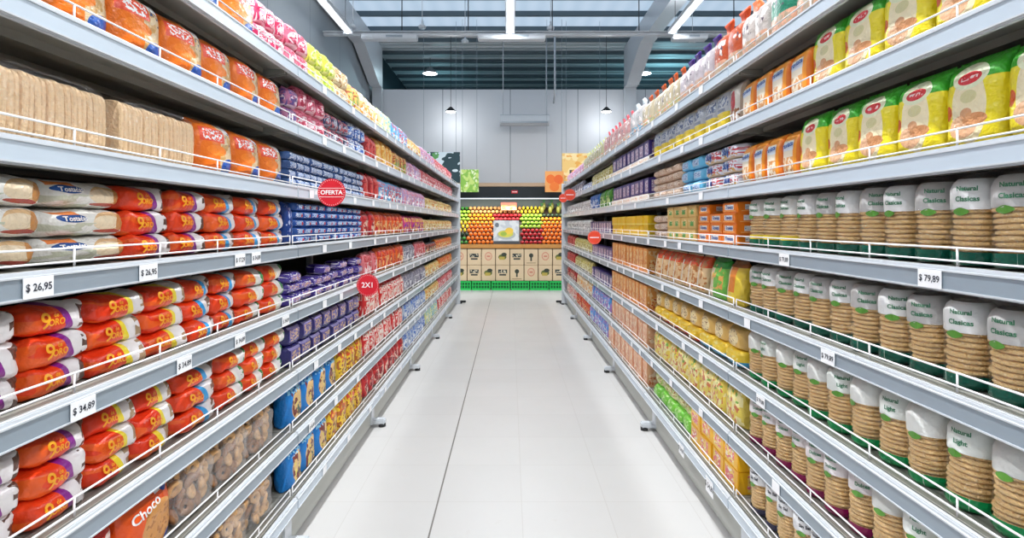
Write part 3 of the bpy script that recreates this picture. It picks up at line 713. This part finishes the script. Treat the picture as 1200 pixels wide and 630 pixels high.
RCW = rice('black-lettered rice cake tube', 'Natural', 'Sin Sal', '#e2e2e4', '#3c3a52', seed=6, ink='ink')

mGY = pmat('green_yellow_print', '#f0dc2a', [('hs', .9, .17, '#3fae2c'), ('el', .5, .45, .29, .4, '#f2e3bc'), ('el', .5, .78, .3, .14, '#e9ecc8'), ('el', .40, .24, .23, .13, '#e6b48c'), ('el', .6, .3, .2, .07, '#cf9060'), ('el', .46, .38, .1, .06, '#d99e70'), ('el', .5, .76, .2, .07, '#da2a33'), ('bl', .5, .76, .14, .022, 16, .5, '#f7d9d6'), ('el', .13, .42, .075, .085, '#d8572a'), ('el', .5, .56, .14, .07, '#d8cf9a')], .3, .5)
GY = packet('green and yellow cracker bag', mGY, .13, .165, .075, axis='z', nvar=3, name='cracker_bag', cat='bag', ex=4.5, wr=.007)
mOT = pmat('orange_tall_print', '#f39a2c', [('re', .42, .42, .33, .36, '#f4e6cf'), ('bl', .42, .25, .34, .18, 8, .5, '#dd9c5c'), ('re', .42, .66, .34, .09, '#dfe8f4'), ('st', .98, .1, 0, '#e8791c')], .3, .2)
OT = packet('orange cracker bag with blue lettering', mOT, .1, .14, .08, [('Traviata', .021, -.006, .095, 1, .0006, .12)], [M['ptblue']], axis='z', nvar=2, name='cracker_bag', cat='bag', ex=4.5, wr=.003)
mOB = pmat('orange_box_print', '#f0801f', [('re', .48, .55, .3, .24, '#e6e6e8'), ('re', .48, .2, .4, .04, '#f7b36a'), ('bl', .48, .5, .28, .12, 14, .6, '#5b7ab8')], .35, .1)
OB = box('orange biscuit box with white panel', mOB, .135, .04, .1, [('Traviata', .02, 0, .022, 1, .0004, 0)], [M['ptblue']])
mKR = pmat('kraft_print', '#dcb66e', [('re', .5, .45, .2, .2, '#5a9a4a'), ('bl', .5, .6, .4, .2, 10, .6, '#efe0b0')], .6, .1)
KR = box('tan box with green emblem', mKR, .12, .055, .12)
BE = packet('beige oblong packet', pmat('beige_pack_print', '#d3b49a', [('re', .5, .5, .35, .26, '#e4cdb8'), ('bl', .5, .5, .36, .26, 12, .56, '#a8745a')], .4), .13, .042, .09, nvar=2, res=.6)
YB = box('bright yellow box', pmat('yellow_box_print', '#f7c823', [('hs', .2, .05, '#fbe27c'), ('bl', .5, .6, .4, .25, 6, .6, '#f2a81c')], .4, .05), .1, .065, .09)
PB = box('purple and white biscuit box', pmat('purple_box_print', '#4a3a86', [('re', .55, .5, .3, .34, '#b58fb0'), ('bl', .55, .5, .3, .34, 8, .55, '#e9dfe8'), ('st', .05, .08, 0, '#2c2468')], .35, .1), .13, .1, .09)
TR = box('low pale display tray', pmat('tray_print', '#efe0d0', [('bl', .5, .5, .5, .5, 6, .6, '#e4b9a4')], .6, .05), .15, .045, .1, name='display_tray', cat='tray')
SI = packet('silver packet with yellow base', pmat('silver_yellow_print', '#b9bcc4', [('hs', .28, .15, '#f3d433'), ('bl', .5, .68, .4, .12, 13, .52, '#5f6b8c'), ('re', .5, .48, .3, .04, '#8a90a0'), ('hs', .05, .06, '#d8b08c'), ('re', .5, .93, .5, .05, '#c9b79c')], .25), .135, .168, .08, axis='z', nvar=2, res=.8)
CL = packet('clear packet with red oval label', pmat('red_oval_print', '#b9a590', [('re', .5, .5, .4, .5, '#dcd5cc'), ('el', .5, .55, .2, .25, '#b3202c'), ('bl', .5, .2, .4, .2, 8, .5, '#9c6a4a')], .2), .09, .165, .08, axis='z', nvar=1, res=.8)
SL = packet('white packet with red and blue lettering', pmat('lettered_print', '#dfe0ea', [('bl', .75, .55, .22, .3, 9, .53, '#c83a44'), ('bl', .5, .18, .4, .14, 8, .5, '#d9a648'), ('hs', .06, .06, '#d9bf9a')], .35), .19, .054, .1, [('Saly', .04, -.01, .03, 1, .0016, 0)], [M['ptblue']], nvar=2, res=.8, ex=4)
LB = packet('light blue packet', pmat('light_blue_print', '#62b4dc', [('re', .45, .5, .33, .26, '#b7cfe8'), ('bl', .45, .5, .3, .2, 12, .55, '#4a6fb0')], .35), .125, .054, .1, nvar=2, res=.6, ex=4)
GR = busy('tall green pouch', '#5fa83a', ['#d7e29a', '#2f7a2a'], .12, .16)
BU2 = busy('blue and white pouch', '#3f7fd0', ['#d9e6f6', '#1f4fa0'], .12, .15)
WG = busy('white and grey packet', '#d5d2cf', ['#8f8c8e', '#f5f3f2'], .13, .12)
YW = busy('pale yellow packet', '#e4d88a', ['#f6f2cc', '#b9a650'], .13, .13)
OPp = packet('orange and clear noodle pouch', pmat('noodle_print', '#e8c596', [('hs', .82, .14, '#e8552c'), ('bl', .5, .5, .45, .4, 7, .55, '#c9824a'), ('re', .3, .5, .12, .3, '#f0e4d0')], .25), .12, .165, .07, axis='z', nvar=2, res=.8, lean=.12)
GNp = packet('green and cream pasta pouch', pmat('green_pasta_print', '#7cc454', [('hs', .88, .12, '#2f9a38'), ('re', .25, .4, .2, .35, '#ead9b4'), ('bl', .6, .55, .3, .3, 6, .55, '#e9b060')], .25), .13, .165, .07, axis='z', nvar=1, res=.8, lean=.1)
YNp = packet('orange and yellow pasta pouch', pmat('yellow_pasta_print', '#f0d048', [('re', .5, .65, .22, .35, '#f08a34'), ('re', .2, .55, .12, .4, '#ead9b4'), ('hs', .93, .07, '#9a5a28')], .25), .12, .165, .07, axis='z', nvar=1, res=.8, lean=.1)
ORB = box('orange and red biscuit box', pmat('orange_red_print', '#eea050', [('bl', .5, .55, .42, .35, 6, .52, '#f6cf96'), ('st', .02, .1, 0, '#c8362c'), ('bl', .5, .3, .4, .2, 9, .6, '#d0522c')], .4, .1), .105, .155, .09)
PEB = box('peach biscuit box', pmat('peach_print', '#efb488', [('bl', .5, .55, .42, .35, 5, .52, '#f8d9b8'), ('st', .02, .08, 0, '#c8362c'), ('bl', .5, .3, .4, .2, 9, .62, '#e0743c')], .4, .1), .13, .15, .09)
YL1 = packet('bright yellow bottom packet', pmat('bright_yellow_print', '#f7cb2e', [('hs', .15, .1, '#d8362c'), ('bl', .5, .6, .4, .3, 6, .6, '#fbe68c')], .3), .14, .065, .1, nvar=2, res=.7)
YL1b = packet('yellow packet with blue base', pmat('yellow_blue_print', '#f9d33a', [('hs', .2, .16, '#4fb4e4'), ('bl', .5, .6, .4, .3, 6, .6, '#fbe68c')], .3), .14, .065, .1, nvar=2, res=.7)
YL2 = packet('honey-coloured biscuit packet', pmat('honey_print', '#e0b668', [('el', .5, .45, .3, .36, '#ecd6a4'), ('bl', .5, .45, .26, .3, 12, .58, '#8a6248'), ('hs', .92, .08, '#caa24e')], .3), .14, .088, .1, axis='z', nvar=2, res=.7)
YG = packet('large yellow fruit-print bag', pmat('fruit_bag_print', '#ecd35c', [('bl', .5, .5, .45, .42, 5, .5, '#f5e8a8'), ('bl', .5, .4, .4, .35, 8, .57, '#d77a54'), ('bl', .5, .75, .4, .2, 7, .6, '#7fae4a')], .3), .155, .165, .1, axis='z', nvar=2, name='snack_bag', cat='bag', ex=3.4)
YBX = box('deep yellow carton with red print', pmat('deep_yellow_print', '#f5b81e', [('re', .4, .5, .32, .38, '#f2cf6a'), ('bl', .42, .52, .32, .36, 5, .5, '#e8707c'), ('bl', .42, .52, .3, .3, 9, .6, '#f8f0e0')], .4, .05), .13, .084, .12)
GN1 = packet('bright green packet', pmat('bright_green_print', '#86d850', [('bl', .5, .5, .4, .4, 5, .56, '#c9efa0'), ('hs', .12, .1, '#3fae5c')], .3), .14, .075, .1, nvar=2, res=.7)
GN2 = packet('olive green packet with cream print', pmat('olive_green_print', '#a8c060', [('bl', .5, .5, .45, .4, 6, .5, '#e0d9a0'), ('bl', .5, .5, .4, .3, 9, .6, '#b5764a')], .3), .14, .08, .1, nvar=2, res=.7)
BLB = busy('sky blue and white bag', '#3ba2e6', ['#e4effa', '#b48ad0'], .15, .15)
# tall bags on the top shelf, with gathered and tied tops
def tallbag(desc, body, win, top, w=.12, h=.2, fold=0):
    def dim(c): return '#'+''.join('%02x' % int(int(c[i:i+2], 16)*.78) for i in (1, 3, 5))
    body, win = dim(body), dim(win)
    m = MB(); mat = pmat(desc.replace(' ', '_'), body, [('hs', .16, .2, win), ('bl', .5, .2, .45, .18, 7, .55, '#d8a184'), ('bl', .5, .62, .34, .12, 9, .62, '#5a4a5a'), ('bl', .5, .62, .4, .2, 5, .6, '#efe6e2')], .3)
    me = pillow(w, .08, h, [mat], 'z', 18, 18, len(desc), 3, .006)
    # ribbon-like gathered flap above the seal
    f = MB(); vs = []; n = 7
    for i in range(n):
        t = i/(n-1); hw = (.012+.026*t) if fold else (.03-.006*math.cos(t*6)); xo = (.018*t if fold else 0)
        for s in (-1, 1):
            for q in (-1, 1): vs.append((xo+s*hw, q*.003+.01*math.sin(t*3), h-.012+.052*t))
    fs = [(0, 1, 3, 2), ((n-1)*4, (n-1)*4+2, (n-1)*4+3, (n-1)*4+1)]
    for i in range(n-1):
        a = i*4
        for p, q in ((0, 1), (1, 3), (3, 2), (2, 0)): fs.append((a+p, a+4+p, a+4+q, a+q))
    f.add(vs, fs, 0, None, True)
    return mk('snack_bag', desc, 'bag', [me], w, h+.04, .08, [('gathered_top', f.mesh('gathered_top', [plain(desc.replace(' ', '_')+'_top', top, .35, bump=.4, bscale=60)]), None)])
TG = tallbag('teal green bag', '#1f9e78', '#e6c9a8', '#0f8a66', .15, .19)
TO = tallbag('orange-topped bag with white panel', '#f1652c', '#eccaa6', '#f2602a', .11, .18, 1)
TO2 = tallbag('white bag with orange top', '#f0e2da', '#ecc9a8', '#f2702f', .1, .17)
TPp = tallbag('white bag with violet top', '#e6d9e0', '#edc6ac', '#4a2a8c', .11, .17, 1)
TC = tallbag('cream bag with orange tip', '#ecdcb8', '#e3e0a0', '#ee6a2e', .12, .17, 1)
TWb = tallbag('white bag with pale blue foot', '#f3f1f1', '#7cc4e8', '#e6f0f8', .13, .2)
TPk = tallbag('pink and white bag', '#f1b2b0', '#efdcd2', '#e8505c', .14, .19)
TYw = tallbag('pale yellow tall bag', '#e8e2b4', '#efe9cc', '#d8dc94', .14, .17)

RR(4, [(1262, 925, [RC1, RC2], 1, dict(rows=2, stag=1, tilt=.45, spin=.4, wob=.045)), (925, 870, RCY, 1, dict(rows=2, stag=1, tilt=.45, spin=.4, wob=.045)), (862, 816, OB, 4, dict(skip=.3)), (814, 781, KR, 3), (780, 764, BE, 3), (757, 717, YB, 2), (716, 691, PB, 1), (690, 664, WG, 1)])
RR(3, [(1262, 870, [RC1, RC2], 1, dict(rows=2, stag=1, tilt=.45, spin=.4, wob=.045)), (862, 845, YNp, 1), (844, 822, GNp, 1), (820, 764, OPp, 1), (757, 717, ORB, 1), (716, 693, PB, 1), (692, 673, YW, 1), (672, 664, DRp, 1)])
RR(2, [(1262, 870, [RCL, RCL2], 1, dict(rows=2, stag=1, tilt=.45, spin=.4, wob=.045)), (757, 717, ORB, 1), (716, 693, PB, 1), (692, 673, YW, 1), (672, 664, DRp, 1)])
def stack_pair(row, a, b, k1, k2):
    """a lower layer of one pack with a layer of another resting on it"""
    place(1, row, Rp(a), Rp(b), k1, 1)
    z = SH[row]; SH[row] = z+k1.h*.99
    place(1, row, Rp(a), Rp(b), k2, 1, back=.01); SH[row] = z
stack_pair(2, 862, 815, YL1b, YL2); stack_pair(2, 814, 764, YL1, YL2)
RR(1, [(1262, 1005, [RCL2, RCL], 1, dict(rows=2, stag=1, tilt=.45, spin=.4, wob=.045)), (1005, 870, RCM, 1, dict(rows=2, stag=1, tilt=.45, spin=.4, wob=.045)), (862, 764, YG, 1), (757, 716, PEB, 1), (714, 692, BLB, 1), (691, 675, COp, 1), (674, 664, RD2, 1)])
RR(0, [(1262, 872, RCW, 1, dict(rows=2, stag=1, tilt=.45, spin=.4, wob=.045)), (862, 808, YBX, 2), (757, 712, PEB, 1), (711, 690, BLB, 1), (689, 675, ORp, 1), (674, 664, RDp, 1)])
stack_pair(0, 806, 764, GN1, GN2)
RR(5, [(1262, 932, GY, 1, dict(jit=.6)), (931, 866, OT, 1, dict(jit=.6)), (862, 822, SL, 3), (821, 796, LB, 3), (795, 763, BE, 4), (714, 701, GR, 1), (700, 691, BU2, 1), (690, 664, WG, 1)])
stack_pair(5, 757, 716, TR, PB)
RR(6, [(1262, 946, GY, 1, dict(jit=.6)), (945, 866, OT, 1, dict(jit=.6)), (862, 850, CL, 1), (849, 763, SI, 1), (714, 692, YW, 1), (691, 682, BUp, 1), (681, 664, GYp, 1)])
stack_pair(6, 757, 716, TR, PB)
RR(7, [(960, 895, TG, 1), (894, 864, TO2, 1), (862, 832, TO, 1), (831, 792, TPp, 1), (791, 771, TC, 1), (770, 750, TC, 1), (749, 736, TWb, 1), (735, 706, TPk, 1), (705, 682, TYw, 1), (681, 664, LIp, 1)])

# ------------------------------------------------------------------ round danglers
def round_sign(x, y, z, r, txt, mat, lab, size):
    m = MB(); n = 40
    vs = [(r*math.cos(2*PI*k/n), q, r*math.sin(2*PI*k/n)) for q in (-.0015, .0015) for k in range(n)]
    m.add(vs, [tuple(range(n)), tuple(range(n, 2*n))[::-1]]+[(k, n+k, n+(k+1) % n, (k+1) % n) for k in range(n)], 0)
    for k in range(36):                       # dotted white rim
        a = 2*PI*k/36; cx, cz = r*.9*math.cos(a), r*.9*math.sin(a); s = r*.022
        m.add([(cx-s, -.0022, cz-s), (cx+s, -.0022, cz-s), (cx+s, -.0022, cz+s), (cx-s, -.0022, cz+s)], [(0, 1, 2, 3)], 1)
    if txt:
        gv, gf = glyphs(txt, size, .0006); m.add([(a, -.0026, b) for a, b in gv], gf, 1)
        if txt == 'OFERTA':
            for zz in (-.017, .017): m.box((0, -.002, zz), (r*1.8, .001, .0016), 1)
    else: m.box((0, -.002, 0), (r*1.3, .001, .008), 1)
    o = link('round_sign', m.mesh('round_sign', [mat, M['signwhite']]), None, (x, y, z)); tag(o, lab, 'sign')
    c = MB(); c.box((math.copysign(r*1.02, x) if 1 else 0, .003, 0), (.03, .002, .014)); link('clip', c.mesh('clip', [M['signwhite']]), o)
round_sign(-.70, 2.19, 1.322, .0545, 'OFERTA', M['signred'], 'round red sign reading OFERTA on the left shelf edge', .0235)
round_sign(-.705, 2.765, .896, .055, '2X1', M['signred'], 'round red sign reading 2X1 on the left shelf edge', .036)
round_sign(.735, 4.88, 1.08, .06, '', M['signorange'], 'round orange sign on the right shelves, lower and nearer', .03)
round_sign(.72, 6.75, 1.55, .07, '', M['signorange'], 'round orange sign on the right shelves, high near far end', .03)
round_sign(.735, 7.76, 1.555, .06, '', M['signorange'], 'round orange sign at the far end, left of another orange sign', .03)

# ------------------------------------------------------------------ price tags in the rails
def price(side, row, y, w, h, txt, n_, drop=0, tilt=0, kind=''):
    m = MB(); m.box((0, 0, 0), (w, .0012, h), 0)
    if txt:
        gv, gf = glyphs(txt, h*.5, .0003); m.add([(a, -.0012, b) for a, b in gv], gf, 1)
    o = link('price_tag', m.mesh('price_tag', [M['tagwhite'], M['ink']]), None, (FX[side]-side*.0165, y, SH[row]-.0225-drop), (PI/2 if side < 0 else -PI/2))
    o.rotation_euler[0] = tilt
    sn = 'left' if side < 0 else 'right'
    tag(o, 'white price tag%s on the %s %s shelf edge, %s from the near end' % (kind, sn, SHN[row], ordn(n_)), 'price tag', 'price tags on the %s shelves' % sn)
PT = {(-1, 4): [(.905, '$ 26,95'), (1.18, '$ 26,95'), (1.58, '$ 17,29'), (1.68, '$ 34,89')], (-1, 3): [(1.0, '$ 34,89'), (1.31, '$ 34,89'), (1.58, '$ 34,89'), (1.9, '$ 34,89')],
      (1, 4): [(1.045, '$ 79,89'), (1.6, '$ 79,89')], (1, 3): [(1.38, '$ 79,89'), (1.85, '')], (1, 2): [(1.75, '$ 79,89')], (1, 1): [(1.65, '')], (-1, 5): [(2.15, '')], (-1, 2): [(2.2, '')], (-1, 1): [(2.15, '$ 45,89')]}
for side in (-1, 1):
    for row in range(8):
        L = list(PT.get((side, row), []))
        y = max([2.3]+[a[0]+.3 for a in L])
        while y < 8.2:
            if min(abs(y-j) for j in BY) > .05: L.append((y, ''))
            y += random.uniform(.22, .5)
        for i, (yy, t) in enumerate(L): 
            if row == 0 and side == 1: continue
            price(side, row, yy, .058 if t else .045, .034 if t else .03, t, i+1)
price(1, 0, 2.56, .075, .05, '$ 24,89', 2, .022, 0, ' (large)'); price(1, 0, 2.2, .08, .06, '$ 54,89', 1, .022, 0, ' (largest)')

# ------------------------------------------------------------------ produce display at the back
PY = 10.08
e = bpy.data.objects.new('produce_stand', None); COL.objects.link(e); e.location = (0, PY, 0); tag(e, 'sloping fruit stand across the end of the aisle with dark canopy', 'produce stand')
def P(name, mb, mats): return link(name, mb.mesh(name, mats), e)
m = MB(); m.box((0, .62, .39), (2.8, .5, .78)); P('base', m, [plain('stand_base', '#33342f', .7)])
m = MB(); vs = [(-1.4, .12, .765), (1.4, .12, .765), (1.4, .95, 1.52), (-1.4, .95, 1.52), (-1.4, .12, .745), (1.4, .12, .745), (1.4, .95, 1.5), (-1.4, .95, 1.5)]
m.add(vs, [(0, 1, 2, 3), (4, 7, 6, 5), (0, 4, 5, 1), (3, 2, 6, 7), (0, 3, 7, 4), (1, 5, 6, 2)]); P('sloped_tray', m, [plain('tray_dark', '#2c1d16', .7)])
m = MB(); m.box((0, .1, .79), (2.8, .03, .075), bev=.006); P('front_ledge', m, [plain('ledge_wood', '#c98f4a', .5, var=.15, bscale=8)])
m = MB(); m.box((0, .72, 1.79), (2.9, .5, .21), bev=.01); P('canopy', m, [plain('canopy_black', '#0a171c', .6)])
m = MB(); m.box((0, .74, 1.94), (2.9, .46, .07)); P('canopy_trim', m, [plain('pale_wood', '#c9a98a', .5, var=.1, bscale=6)])
m = MB(); m.box((0, .48, 1.675), (2.6, .03, .02)); P('canopy_light', m, [plain('strip_glow', '#dfe9ef', .4, emit=('#eaf6ff', .5))])
area('stand_light', (0, PY+.45, 1.64), 2.4, .05, 16, (1, .97, .9), rot=(math.radians(15), 0, 0))
m = MB(); m.box((0, 1.02, 1.62), (2.8, .03, .3)); P('back_board', m, [plain('board_grey', '#5c6866', .5)])
for sx, ll in ((-1.46, 'left'), (1.46, 'right')):
    m = MB(); m.box((sx, .6, .98), (.06, .8, 1.96)); P('side_panel', m, [M['white_metal']])
m = MB(); m.box((0, 0, 0), (.13, .008, .06), 0); gv, gf = glyphs('FRUTAS', .03, .0005); m.add([(a, -.006, b) for a, b in gv], gf, 1)
m = MB(); m.box((0, 0, 0), (.12, .008, .055), 0, .002); m.box((0, -.005, 0), (.09, .002, .012), 1)
tag(link('canopy_sign', m.mesh('canopy_sign', [M['signred'], M['signwhite']]), None, (.08, PY+.462, 1.80)), 'tiny red sign on the dark canopy of the fruit stand', 'sign')

# green crates
def crate():
    m = MB(); w, d, h = .33, .34, .165
    m.box((0, 0, .006), (w, d, .012))
    for zz, hh in ((.02, .03), (.088, .012), (.15, .026)):
        for yy in (-d/2+.005, d/2-.005): m.box((0, yy, zz), (w, .01, hh))
        for xx in (-w/2+.005, w/2-.005): m.box((xx, 0, zz), (.01, d, hh))
    for k in range(7):
        for yy in (-d/2+.005, d/2-.005): m.box((-w/2+.012+k*(w-.024)/6, yy, .085), (.014, .009, .15))
    for k in range(5):
        for xx in (-w/2+.005, w/2-.005): m.box((xx, -d/2+.012+k*(d-.024)/4, .085), (.009, .014, .15))
    m.box((0, .0, .09), (w*.9, d*.9, .14), 1)
    return m.mesh('crate', [plain('crate_green', '#1fc458', .45), plain('crate_inside', '#0e6a32', .7)])
cm = crate()
for i in range(8):
    tag(link('plastic_crate', cm, None, (-1.225+.35*i, PY+.18, 0)), 'green plastic crate under the fruit stand, %s from the left' % ordn(i+1), 'crate', 'green crates under the fruit stand')
# printed cartons, two rows
kb = []
for nm, ly in (('bird', [('el', .5, .6, .16, .14, '#3b3f35'), ('re', .5, .4, .06, .16, '#3b3f35'), ('re', .5, .12, .35, .02, '#8a6f50')]), ('fruit', [('el', .48, .5, .3, .18, '#5f6a34'), ('el', .6, .66, .2, .12, '#3b3f35'), ('re', .45, .42, .2, .1, '#b9a24c')]),
               ('red', [('el', .5, .55, .27, .27, '#d08a74'), ('el', .5, .55, .21, .21, '#d9b998'), ('re', .5, .55, .12, .04, '#c8705c')]), ('dark', [('re', .5, .6, .33, .12, '#343a38'), ('re', .5, .38, .25, .05, '#343a38'), ('bl', .5, .6, .3, .1, 10, .55, '#e0d2b4')])):
    mm = pmat('carton_'+nm, '#dcc29e', ly, .8, .05, .06); kb.append(carton(.245, .3, .283, [mm], .004))
order = [[0, 1, 3, 1, 3, 0, 2, 1, 3, 0], [1, 2, 3, 2, 1, 3, 0, 2, 1, 3]]
# carton, print word per design
pw = ['dark emblem', 'fruit print', 'red ring print', 'dark lettering']
m = MB(); m.box((0, 0, .0), (2.78, .3, .006)); 
for r in range(2):
    for c in range(10):
        k_ = order[r][c]
        tag(link('printed_carton', kb[k_], None, (-1.17+.258*c, PY+.2, .1675+.288*r)), 'brown carton with %s, %s row, %s from the left, below the fruit' % (pw[k_], ('lower', 'upper')[r], ordn(c+1)), 'carton', 'cartons under the fruit')

# fruit, each one its own
def fruit_mesh(col, col2, r, kind):
    m = MB(); n = 14
    if kind == 'round': pf = [(max(.0005, r*math.sin(PI*i/9)), r-r*math.cos(PI*i/9)) for i in range(10)]
    elif kind == 'apple': pf = [(max(.0005, r*math.sin(PI*i/9)*(1+.08*(i/9))), (r-r*math.cos(PI*i/9))*(.92 if i < 9 else .8)) for i in range(10)]
    elif kind == 'lemon': pf = [(max(.0005, r*.85*math.sin(PI*i/9)**(1.3 if i in (1, 8) else 1)), 1.2*(r-r*math.cos(PI*i/9))) for i in range(10)]
    else: pf = [(max(.0005, r*.95*math.sin(PI*i/9)**.7), 1.7*(r-r*math.cos(PI*i/9))) for i in range(10)]
    m.lathe(pf, n, 0, wob=.03)
    m.tube([(0, 0, pf[-1][1]-.004), (.002, 0, pf[-1][1]+.007)], .0022, 1, 5)
    if kind == 'pine':
        for k in range(9):
            a = k*.7; z0 = pf[-1][1]-.01
            m.tube([(0, 0, z0), (.014*math.cos(a), .014*math.sin(a), z0+.04), (.04*math.cos(a), .04*math.sin(a), z0+.08)], [.008, .006, .001], 1, 5)
    return m.mesh('fruit', [plain(kind+'_skin'+col[1:], col, .35, bump=.1, bscale=120, var=.15), plain('stalk'+col[1:], col2, .7)])
FM = {'orange': fruit_mesh('#ee7a1e', '#5a6a2c', .036, 'round'), 'mandarin': fruit_mesh('#f79a1a', '#5a6a2c', .034, 'round'), 'lemon': fruit_mesh('#f6d22e', '#8a9a3c', .031, 'lemon'), 'peach': fruit_mesh('#f4b06a', '#6a5a3c', .034, 'round'),
      'red apple': fruit_mesh('#b8202a', '#5a3a22', .036, 'apple'), 'green apple': fruit_mesh('#9ccc3e', '#5a4a22', .036, 'apple'), 'lime': fruit_mesh('#3f8a34', '#4a5a2c', .033, 'round'), 'avocado': fruit_mesh('#27402a', '#3a3a22', .034, 'round'), 'pineapple': fruit_mesh('#8a8a3c', '#3f7a4a', .042, 'pine')}
def sect(c):   # which fruit at row r for a column's x
    x = c
    if x < -.80: return ['lime', 'lime', 'avocado', 'lemon', 'lemon', 'lemon', 'green apple', 'green apple', 'green apple', 'lime']
    if x < -.33: return ['orange', 'orange', 'orange', 'orange', 'orange', 'mandarin', 'mandarin', 'mandarin', 'peach', 'peach']
    if x < .18: return [None, None, None, None, None, None, 'red apple', 'red apple', 'peach', 'peach']
    if x < .58: return ['red apple', 'red apple', 'red apple', 'red apple', 'green apple', 'green apple', 'green apple', 'green apple', 'lemon', 'lemon']
    return ['orange', 'orange', 'orange', 'orange', 'orange', 'mandarin', 'mandarin', 'avocado', 'pineapple', 'pineapple']
cc = {}
for r in range(10):
    n = 33
    for c in range(n):
        x = -1.29+.0795*c+(.038 if r % 2 else 0)
        f = sect(x)[r]
        if f is None or x > 1.3: continue
        if f == 'pineapple' and c % 2: continue
        yy = PY+.17+.079*r; zz = .765+(yy-PY-.12)*(.755/.83)+.014
        key = (f, r); cc[key] = cc.get(key, 0)+1
        o = link(f.replace(' ', '_'), FM[f], None, (x+random.uniform(-.002, .002), yy, zz), random.uniform(0, 6))
        nm = f if f != 'pineapple' else 'small pineapple'
        tag(o, '%s on the fruit stand slope, %s row up, %s of its kind from left' % (nm, ordn(r+1), ordn(cc[key])), f.split()[-1], '%ss on the fruit stand' % f)

# picture boards
def board(name, x, y, z, w, h, mat, lab, frame=True, tilt=0):
    m = MB(); m.box((0, 0, h/2), (w, .02, h), 0, .002, (-w/2, w, 0, h))
    o = link(name, m.mesh(name, [mat]), None, (x, y, z)); o.rotation_euler[0] = tilt
    if frame == 'hang':
        c = MB()
        for s in (-.4, .4): c.tube([(w*s, 0, h), (w*s, 0, HC-z+.168)], .003, n=4)
        link('hanging_wire', c.mesh('hanging_wire', [M['rail']]), o)
    tag(o, lab, 'poster'); return o
board('fruit_poster', -.075, PY+.15, .835, .47, .43, pmat('bowl_poster', '#c9ccd0', [('bl', .5, .5, .5, .5, 3, .55, '#e2e3e2'), ('re', .5, .05, .5, .06, '#3c3f44'), ('el', .5, .38, .36, .2, '#aeb4b0'), ('el', .48, .42, .3, .15, '#d8cf48'), ('el', .62, .55, .16, .14, '#f2c63a'), ('el', .4, .42, .12, .09, '#9cb43c'), ('el', .14, .8, .08, .1, '#6a7078')], .5, .05), 'pale poster of a fruit bowl leaning in the fruit stand', tilt=-.15)
board('fruit_sign', -.03, PY+.7, 1.46, .3, .15, pmat('red_sign_print', '#e8b48a', [('re', .5, .75, .5, .25, '#d8543c'), ('bl', .5, .35, .5, .3, 6, .5, '#e8823c')], .5, .05), 'small red and peach sign above the fruit bowl poster')
board('leaf_poster', -1.26, 10.0, 1.93, .72, .55, pmat('dark_leaf_print', '#1f3f47', [('bl', .5, .5, .5, .5, 4, .57, '#d8e4ea'), ('bl', .3, .7, .3, .3, 5, .55, '#5fa05a')], .5, .05), 'dark hanging poster of white and green leaves, left', 'hang')
board('leaf_poster', -.72, 9.9, 1.76, .32, .4, pmat('green_leaf_print', '#8cc04a', [('bl', .5, .5, .5, .5, 4, .52, '#c9e07a'), ('bl', .5, .5, .5, .5, 6, .6, '#e8f0c4')], .5, .05), 'hanging poster of bright green leaves, above the left fruit', 'hang')
board('orange_poster', .78, 9.9, 1.76, .33, .37, pmat('orange_pic_print', '#f3a65a', [('el', .3, .62, .24, .22, '#f0701c'), ('el', .72, .6, .24, .23, '#ee6418'), ('el', .5, .25, .26, .22, '#f27a24')], .5, .05), 'hanging poster of oranges, above the right fruit', 'hang')
board('yellow_poster', 1.3, 10.0, 1.96, .75, .5, pmat('yellow_pic_print', '#f2c878', [('bl', .5, .5, .5, .5, 4, .52, '#f8dca0'), ('re', .3, .3, .12, .1, '#3c3a38'), ('bl', .5, .5, .45, .45, 7, .6, '#eca848')], .5, .05), 'large yellow hanging poster at the right end of the aisle', 'hang')
# drop unused pack prototypes
for k in KINDS:
    for i, r in enumerate(k.roots):
        if i not in k.used:
            for ch in list(r.children): bpy.data.objects.remove(ch)
            bpy.data.objects.remove(r)
print('products', COUNT[0])
